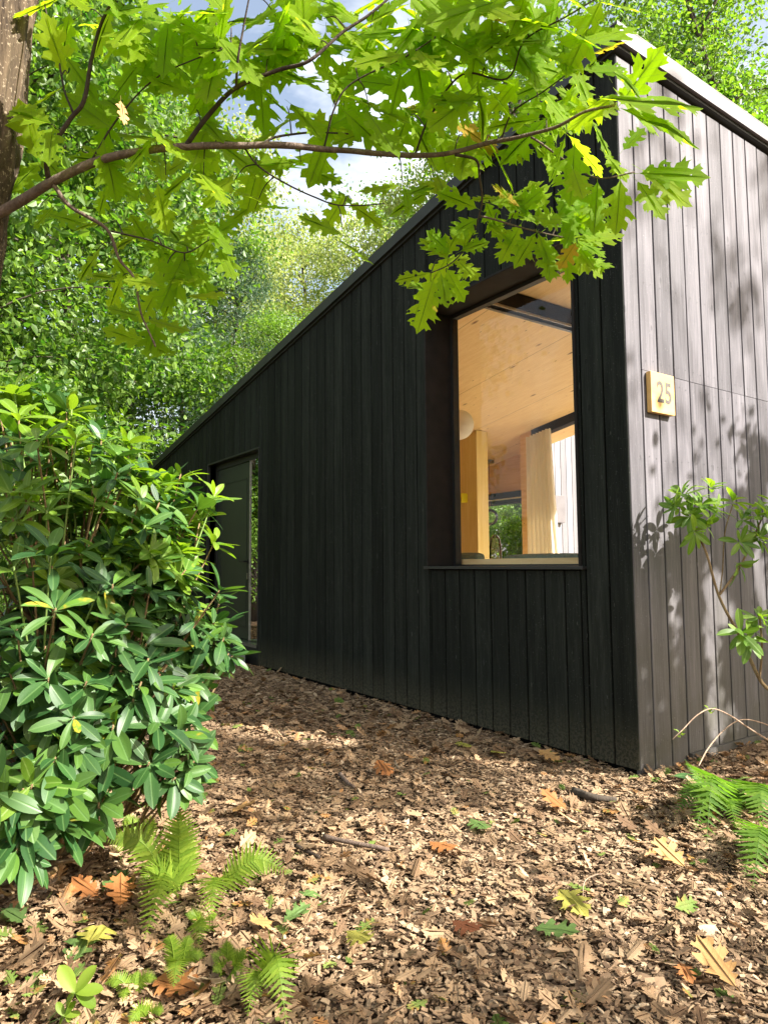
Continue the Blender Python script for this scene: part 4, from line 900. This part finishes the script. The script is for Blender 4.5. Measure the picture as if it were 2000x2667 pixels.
# single fallen leaves worth pointing at
FL = [('leaf_orange', 330, 2110, 415, 2140, .4, 'big smooth orange leaf at the bottom edge, left of the centre'),
 ('leaf_orange', 260, 1960, 262, 1895, 1.2, 'upright curled orange leaf below the rhododendron'),
 ('leaf_orange', 215, 1935, 150, 1910, .5, 'folded orange leaf beside the upright curled one'),
 ('leaf_tan', 1480, 1870, 1420, 1840, .4, 'tan lobed leaf lying near the right edge ferns'),
 ('leaf_tan', 1590, 2130, 1500, 2060, .5, 'large pale tan lobed leaf in the bottom right corner'),
 ('leaf_orange', 1465, 2080, 1490, 2110, .5, 'small orange leaf left of the large tan one'),
 ('leaf_yellow', 1205, 1925, 1255, 1965, .7, 'yellow-green curled leaf in the middle of the chips'),
 ('leaf_green', 1150, 2000, 1240, 2020, .5, 'long pale green torn leaf below the yellow-green one'),
 ('leaf_brown', 975, 1985, 1030, 2015, .6, 'small curled olive and brown leaf left of the torn green one'),
 ('leaf_orange', 925, 1815, 980, 1835, .4, 'orange leaf on the chips in the centre'),
 ('leaf_green', 1015, 1765, 1050, 1790, .3, 'pale grey-green leaf on the chips above the centre orange one'),
 ('leaf_orange', 815, 1655, 850, 1680, .3, 'small orange leaf beyond the stick'),
 ('leaf_yellow', 1060, 1620, 1110, 1645, .4, 'ochre lobed leaf near the dark wall foot'),
 ('leaf_yellow', 985, 1600, 1035, 1620, .4, 'ochre leaf left of the lobed one by the dark wall'),
 ('leaf_brown', 420, 1720, 370, 1700, .4, 'dark red-brown leaf beside the rhododendron foot'),
 ('leaf_tan', 500, 1745, 570, 1760, .4, 'pale orange leaf right of the rhododendron'),
 ('leaf_green', 60, 1990, 10, 1970, .4, 'dull green lobed leaf by the left edge'),
 ('leaf_green', 155, 2080, 195, 2010, .7, 'dark green oak leaf standing up in the litter'),
 ('leaf_green', 610, 1990, 665, 1960, .4, 'grey-green oak leaf in the litter right of the ferns'),
 ('leaf_green', 655, 1950, 680, 1925, .3, 'small blue-green leaf above the grey-green one'),
 ('leaf_yellow', 190, 2060, 230, 2000, .6, 'yellow-green pointed leaf at lower left'),
 ('leaf_yellow', 750, 2010, 800, 2060, .7, 'yellow and green folded leaf at bottom centre'),
 ('leaf_green', 120, 1960, 150, 1950, .3, 'mossy green leaf between the bright fern and left edge'),
 ('leaf_tan', 590, 1985, 540, 2010, .5, 'broad orange-tan leaf at bottom, under the low frond'),
 ('leaf_pale', 460, 2110, 430, 2180, .6, 'pale beige curled leaf at the bottom edge by the fern tuft'),
 ('leaf_green', 220, 1930, 290, 1880, .6, 'pale green leaf lying left of the bright fern'),
 ('leaf_orange', 1225, 1745, 1175, 1730, .3, 'rusty leaf near the corner of the cabin'),
 ('leaf_tan', 1160, 1630, 1215, 1645, .3, 'pink-tan leaf in the sun left of the cabin corner')]
for mt, bx, by, tx, ty, tilt, lab in FL:
    b = gpt(bx, by, .04); t = gpt(tx, ty, .04); d_ = t-b; L0 = max(.05, min(.16, np.linalg.norm(d_)*1.15)); d_ = d_/np.linalg.norm(d_)
    d_[2] += tilt*.35; N = np.array([[0, 0, 1.0]])+rand_unit(1)*tilt*.5-AF*tilt*.6
    tm = random.choice(DRY+OAK[:2]); V, Fs, UV = inst(tm, (b-np.array([b[0], b[1], 0]))[None]*0+b[None], frames(d_[None], N), np.array([L0]))
    mn = V[:, 2].min(); V[:, 2] += .028-mn
    tag(mesh_np('fallen_leaf', V, Fs, G[mt], UV=UV, smooth=True), lab, 'leaf', 'fallen leaves')
def stick(name, lab, pts, r, mat='twig', cat='stick', grp=None):
    P = smooth_path([gpt(x, y, z) for x, y, z in pts], 6); mb = MB(); mb.tube(P, [r*(1-.3*i/len(P)) for i in range(len(P))], 8, rough=.3); tag(mb.build(name, G[mat], smooth=True), lab, cat, grp)
stick('stick', 'longest grey-brown stick lying on the chips', [(700, 1808, .03), (760, 1820, .035), (840, 1835, .03)], .011, 'branch', grp='sticks on the mulch')
stick('stick', 'short dark stick left of the longest one', [(640, 1828, .03), (665, 1840, .03), (690, 1852, .03)], .009, grp='sticks on the mulch')
stick('stick', 'thin stick beyond the longest one', [(735, 1672, .03), (750, 1690, .03), (765, 1700, .03)], .012, 'branch', grp='sticks on the mulch')
stick('twig', 'curved thin pale twig beside the yellow-green leaf', [(1258, 1945, .03), (1262, 1905, .05), (1285, 1890, .05), (1300, 1888, .03)], .0018, 'deadstem', 'twig')
stick('bark_piece', 'dark chunk of bark on the mulch before the cabin corner', [(1240, 1710, .02), (1280, 1722, .03), (1330, 1728, .02)], .022, 'farbark', 'bark')
b = gpt(1455, 1676, .06)
V, Fs, UV = inst(RHO[0], b[None], frames(np.array([AX+AU*.1]), np.array([[0, 0, 1.0]])-AF*.5), np.array([.15])); tag(mesh_np('fallen_leaf', V, Fs, G['rhodo'], UV=UV, smooth=True), 'glossy dark green oval leaf at the foot of the grey wall', 'leaf', 'fallen leaves')

# ------------------------------------------------------------------ forest
def tree_proto(name, seed, H, trunk_r, cr, cz0, nl, ls, leafmat, tmpl=None, nclump=70, clump_r=.9, bend=.3, limbs=16):
    rr = random.Random(seed); rs = np.random.RandomState(seed)
    trunk = MB(); P = smooth_path([(0, 0, 0), (rr.uniform(-bend, bend)*.5, rr.uniform(-bend, bend)*.5, H*.35), (rr.uniform(-bend, bend), rr.uniform(-bend, bend), H*.7), (rr.uniform(-bend, bend), rr.uniform(-bend, bend), H*.96)], 6)
    trunk.tube(P, [trunk_r*(1-.85*i/len(P))+.01 for i in range(len(P))], 10, rough=.12)
    lb = MB(); C = []
    for i in range(nclump):
        z = cz0+(H-cz0)*rr.random()**.85; f = (z-cz0)/(H-cz0); R_ = cr*(math.sin(math.pi*(.12+.80*f))**.7)*rr.uniform(.35, 1.08); a = rr.uniform(0, 6.283)
        C.append(np.array([R_*math.cos(a), R_*math.sin(a), z]))
    for i, c in enumerate(C):
        if i < limbs*3:
            k = int(min(.93, max(.1, (c[2]-.25*np.hypot(c[0], c[1]))/H))*(len(P)-1)); s_ = np.array(P[k]); m_ = (s_+c)/2+np.array([0, 0, .12*np.hypot(c[0], c[1])])
            r0 = trunk_r*(.28 if i < limbs else .13); lb.tube(smooth_path([s_, m_, c], 4), [r0*(1-.1*j) for j in range(9)], 5)
    per = nl//nclump; PP = []; 
    for c in C:
        u = rs.normal(size=(per, 3)); rad = clump_r*rr.uniform(.5, 1.2); PP.append(c+u*np.array([.55, .55, .34])*rad)
    PP = np.concatenate(PP); n = len(PP); D = rs.normal(size=(n, 3)); D[:, 2] -= .4; N = rs.normal(size=(n, 3))*.8; N[:, 2] += .9
    V, Fs, UV = inst((tmpl or SML)[0], PP, frames(D, N), ls*rs.uniform(.7, 1.3, n))
    root = bpy.data.objects.new(name, None); COL.objects.link(root); root.empty_display_size = .5
    trunk.build('trunk', G['farbark'], root, smooth=True); lb.build('limbs', G['farbark'], root, smooth=True)
    mesh_np('crown', V, Fs, G[leafmat], root, UV); return root
PRO = {
 'deep': tree_proto('leafy_tree', 1, 13, .16, 3.4, 2.0, 30000, .125, 'leafA', nclump=95, clump_r=.85),
 'mid': tree_proto('leafy_tree', 2, 14, .15, 3.0, 3.2, 22000, .10, 'leafB', nclump=80, clump_r=.9),
 'pale': tree_proto('leafy_tree', 3, 17, .17, 3.2, 4.5, 20000, .13, 'leafC', nclump=80, clump_r=1.0),
 'pine': tree_proto('conifer', 4, 15, .18, 2.4, 3.0, 26000, .17, 'leafD', NDL, nclump=120, clump_r=.8, bend=.1),
 'bush': tree_proto('understory_shrub', 5, 4.2, .05, 1.9, .3, 17000, .095, 'leafA', nclump=60, clump_r=.62),
 'lite': tree_proto('understory_shrub', 6, 4.6, .05, 1.8, .5, 14000, .085, 'leafB', nclump=50, clump_r=.62)}
used = set()
def put(kind, x, y, s=1.0, rot=None, label=None, cat='tree', grp='trees round the cabin', sz=None):
    p = PRO[kind]
    if kind in used:
        o = p.copy(); COL.objects.link(o)
        for ch in p.children:
            c = ch.copy(); COL.objects.link(c); c.parent = o
    else: o = p; used.add(kind)
    o.location = (x, y, -.05); o.scale = (s, s, sz or s); o.rotation_euler = (0, 0, random.uniform(0, 6.28) if rot is None else rot)
    return tag(o, label, cat, grp)
def pxy(px, d):
    p = at(px, 1225, d); return p[0], p[1]
T = [ # kind, view x, depth, scale, label
 ('deep', -70, 12.0, 1.0, 'dark leafy tree right behind the oak trunk'), ('deep', 130, 15.0, 1.1, 'dense dark green tree left of the roof end'), ('deep', -150, 10, 1.0, 'dark tree beyond the left edge'),
 ('mid', 290, 20.0, 1.15, 'tall mid green tree behind the dark one at left'), ('deep', 60, 19, 1.3, 'tall dark tree in the second row at left'),
 ('pale', 430, 23.0, 1.0, 'yellow-green tree far behind the left roof end'), ('pine', 505, 20.0, .72, 'slender conifer with dark trunk against the sky gap'), ('mid', 620, 15.5, .50, 'bright green small tree just over the roof slope'),
 ('pale', 560, 33.0, .88, 'pale far tree left of the sky gap'), ('pale', 790, 31.0, 1.0, 'pale tree behind the roof in the middle'), ('pale', 930, 26.0, .95, 'pale tree behind the upper roof slope'), ('pine', 660, 26.0, .62, 'low blue-green conifer above the roof slope'),
 ('mid', 1130, 24.0, 1.45, 'green tree behind the roof peak'), ('mid', 1350, 22.0, 1.45, 'fine-leaved tree right behind the roof peak'), ('mid', 1560, 21.0, 1.5, 'fine-leaved tree at the right edge over the roof'), ('pine', 1480, 27.0, 1.5, 'blue-green conifer behind the right roof edge'), ('deep', 1700, 24.0, 1.5, 'dark tree past the right edge'), ('pale', 1230, 26, 1.1, 'pale tall tree far behind the roof peak'),
 ('pale', 470, 30.0, 1.1, 'tall pale tree rising left of the conifer with the dark trunk'), ('pale', 660, 36.0, 1.15, 'farthest pale tree over the middle of the roof slope'), ('mid', 860, 33.0, 1.35, 'green tree top between the pale ones over the roof slope'),
 ('pine', 390, 17.0, .50, 'blue-green conifer low over the left roof end'), ('deep', -20, 18, 1.3, 'tallest dark tree at the far left')]
for kd, px, d, s, lab in T:
    x, y = pxy(px, d); put(kd, x, y, s, None, lab, 'conifer' if kd == 'pine' else 'tree')
for kd, x, y, s, lab in [('bush', *pxy(-40, 7.5), .8, 'dark shrub behind the rhododendron at the left edge'), ('lite', *pxy(100, 12), .75, 'light green shrub behind the rhododendron'), ('lite', *pxy(250, 18.0), 1.0, 'bright shrub beyond the low roof end'), ('bush', *pxy(400, 17.5), .9, 'dark shrub far behind the low roof end'), ('bush', -13.5, -4.0, .9, 'shrub mirrored in the door glass'), ('lite', -15.5, -6.2, 1.0, 'taller light shrub left of the cabin end'),
        ('lite', -9.6, 8.4, .62, 'shrub seen through the rear window'), ('bush', -11.0, 10.0, .95, 'dark shrub behind the one in the rear window'), ('bush', -9.0, 11.5, 1.1, 'dark shrub far behind the rear window')]:
    put(kd, x, y, s, None, lab, 'shrub', 'shrubs round the cabin')

# far wood as one mass
def far_wood():
    PP = []; rs = np.random.RandomState(9)
    for i in range(420):
        a = rs.uniform(-.2, 3.6); r_ = rs.uniform(36, 50); c = np.array([CAM[0]-r_*math.cos(a)*1.0, CAM[1]+r_*math.sin(a), rs.uniform(0, 7.5)])
        PP.append(c+rs.normal(size=(70, 3))*np.array([1.6, 1.6, 1.0]))
    PP = np.concatenate(PP); n = len(PP); D = rs.normal(size=(n, 3)); N = rs.normal(size=(n, 3)); N[:, 2] += .8
    V, Fs, UV = inst(SML[0], PP, frames(D, N), rs.uniform(.35, .7, n))
    tag(mesh_np('distant_wood', V, Fs, G['leafB'], UV=UV), 'far edge of the wood closing the view', 'wood', kind='stuff')
far_wood()

# ------------------------------------------------------------------ trees towards the sun (out of frame), they dapple the wall and the ground
def shade_tree(name, lab, root, C, per, clump_r, ls, seed, prob, mat='leafB', tr=.12):
    rs = np.random.RandomState(seed); t = thing(name, lab, 'tree', (root[0], root[1], 0), 'trees on the sunny side')
    C = np.array(C, float); top = C.mean(0)+np.array([0, 0, .5])
    mb = MB(); P = smooth_path([root, (np.array(root)+top)/2+np.array([.15, -.1, 0]), top], 8); mb.tube(P, np.linspace(tr, tr*.3, len(P)), 10, rough=.1); mb.build('trunk', G['farbark'], t, smooth=True)
    lb = MB(); [lb.tube(smooth_path([P[9], (np.array(P[9])+c)/2+np.array([0, 0, .2]), c], 4), [tr*.13*(1-.1*j) for j in range(9)], 5) for c in C[::4]]; lb.build('limbs', G['farbark'], t, smooth=True)
    PP = np.concatenate([c+rs.normal(size=(per, 3))*np.array([.5, .5, .35])*clump_r for c in C])
    k = rs.uniform(size=len(PP)) < np.array([prob(p) for p in PP]); PP = PP[k]; n = len(PP)
    D = rs.normal(size=(n, 3)); N = rs.normal(size=(n, 3))*.7; N[:, 2] += .8
    V, Fs, UV = inst(SML[0], PP, frames(D, N), ls*rs.uniform(.7, 1.3, n)); mesh_np('crown', V, Fs, G[mat], t, UV)
def wall_hit(p):
    q = p-S*p[0]; return q[1], q[2]
def prob(p):  # leaf odds shape the crowns so sun and shade land on chosen spots
    wy, wz = wall_hit(p)
    if p[0] > 0 and wy > 2.35 and wz > 0: return .05
    if p[0] > 0 and wy > -.02 and .0 < wz < 4.5:
        edge = 1.05+.52*wy+.22*noise.noise(Vector((wy*2.2, wz*2.2, 3)))
        if wz > edge:
            return .02 if noise.noise(Vector((wy*1.7+5, wz*1.1, 0))) < .22 else .5
        return .0 if noise.noise(Vector((wy*3.2, wz*1.6, 8))) > .12 else 1.0
    o_ = p-S*(p[2]-2.35)/S[2]
    if -.5 < o_[0] < 2.5 and -4.2 < o_[1] < -.7 and p[2] > 2.6: return .06
    g = p-S*p[2]/S[2]
    if g[0] < .4 and g[1] < .1 and g[0] > -7:    # ground before the cabin
        e_ = g[1]-.545*g[0]
        if -4.5 < g[0] < -1.5 and -.30 < e_ < .1: return .0
        if g[0] < -.2 and -1.1 < e_ <= -.30: return .8
    k = noise.noise(Vector((g[0]*.9, g[1]*.9, 1.5)))
    return .08 if k > -.05 else .5
rs = np.random.RandomState(3)
C1 = [np.array([0, y, z])+S*t for y, z, t in zip(rs.uniform(.0, 3.0, 130), rs.uniform(-.2, 3.0, 130), rs.uniform(2.4, 4.2, 110)) if z < 1.4+.5*y]
shade_tree('hazel_tree', 'hazel growing out of frame by the end wall', (4.1, 4.6, 0), C1, 330, .8, .10, 21, prob)
C2 = [np.array([0, y, z])+S*t for y, z, t in zip(rs.uniform(-.5, 6, 50), rs.uniform(.8, 5.5, 50), rs.uniform(8, 11, 50))]
shade_tree('sunny_side_tree', 'tall broadleaf tree out of frame beyond the end wall', (9.5, 7.5, 0), C2, 260, 1.0, .12, 22, prob, tr=.2)
C3 = [np.array([x, y, 0])+S*t for x, y, t in zip(rs.uniform(-2.8, 3.2, 70), rs.uniform(-4.2, -.8, 70), rs.uniform(7, 10, 70))]
shade_tree('sunny_side_tree', 'tall broadleaf tree out of frame to the right of the camera', (9.2, 1.5, 0), C3, 170, 1.0, .12, 23, prob, tr=.2)
bpy.context.view_layer.update()
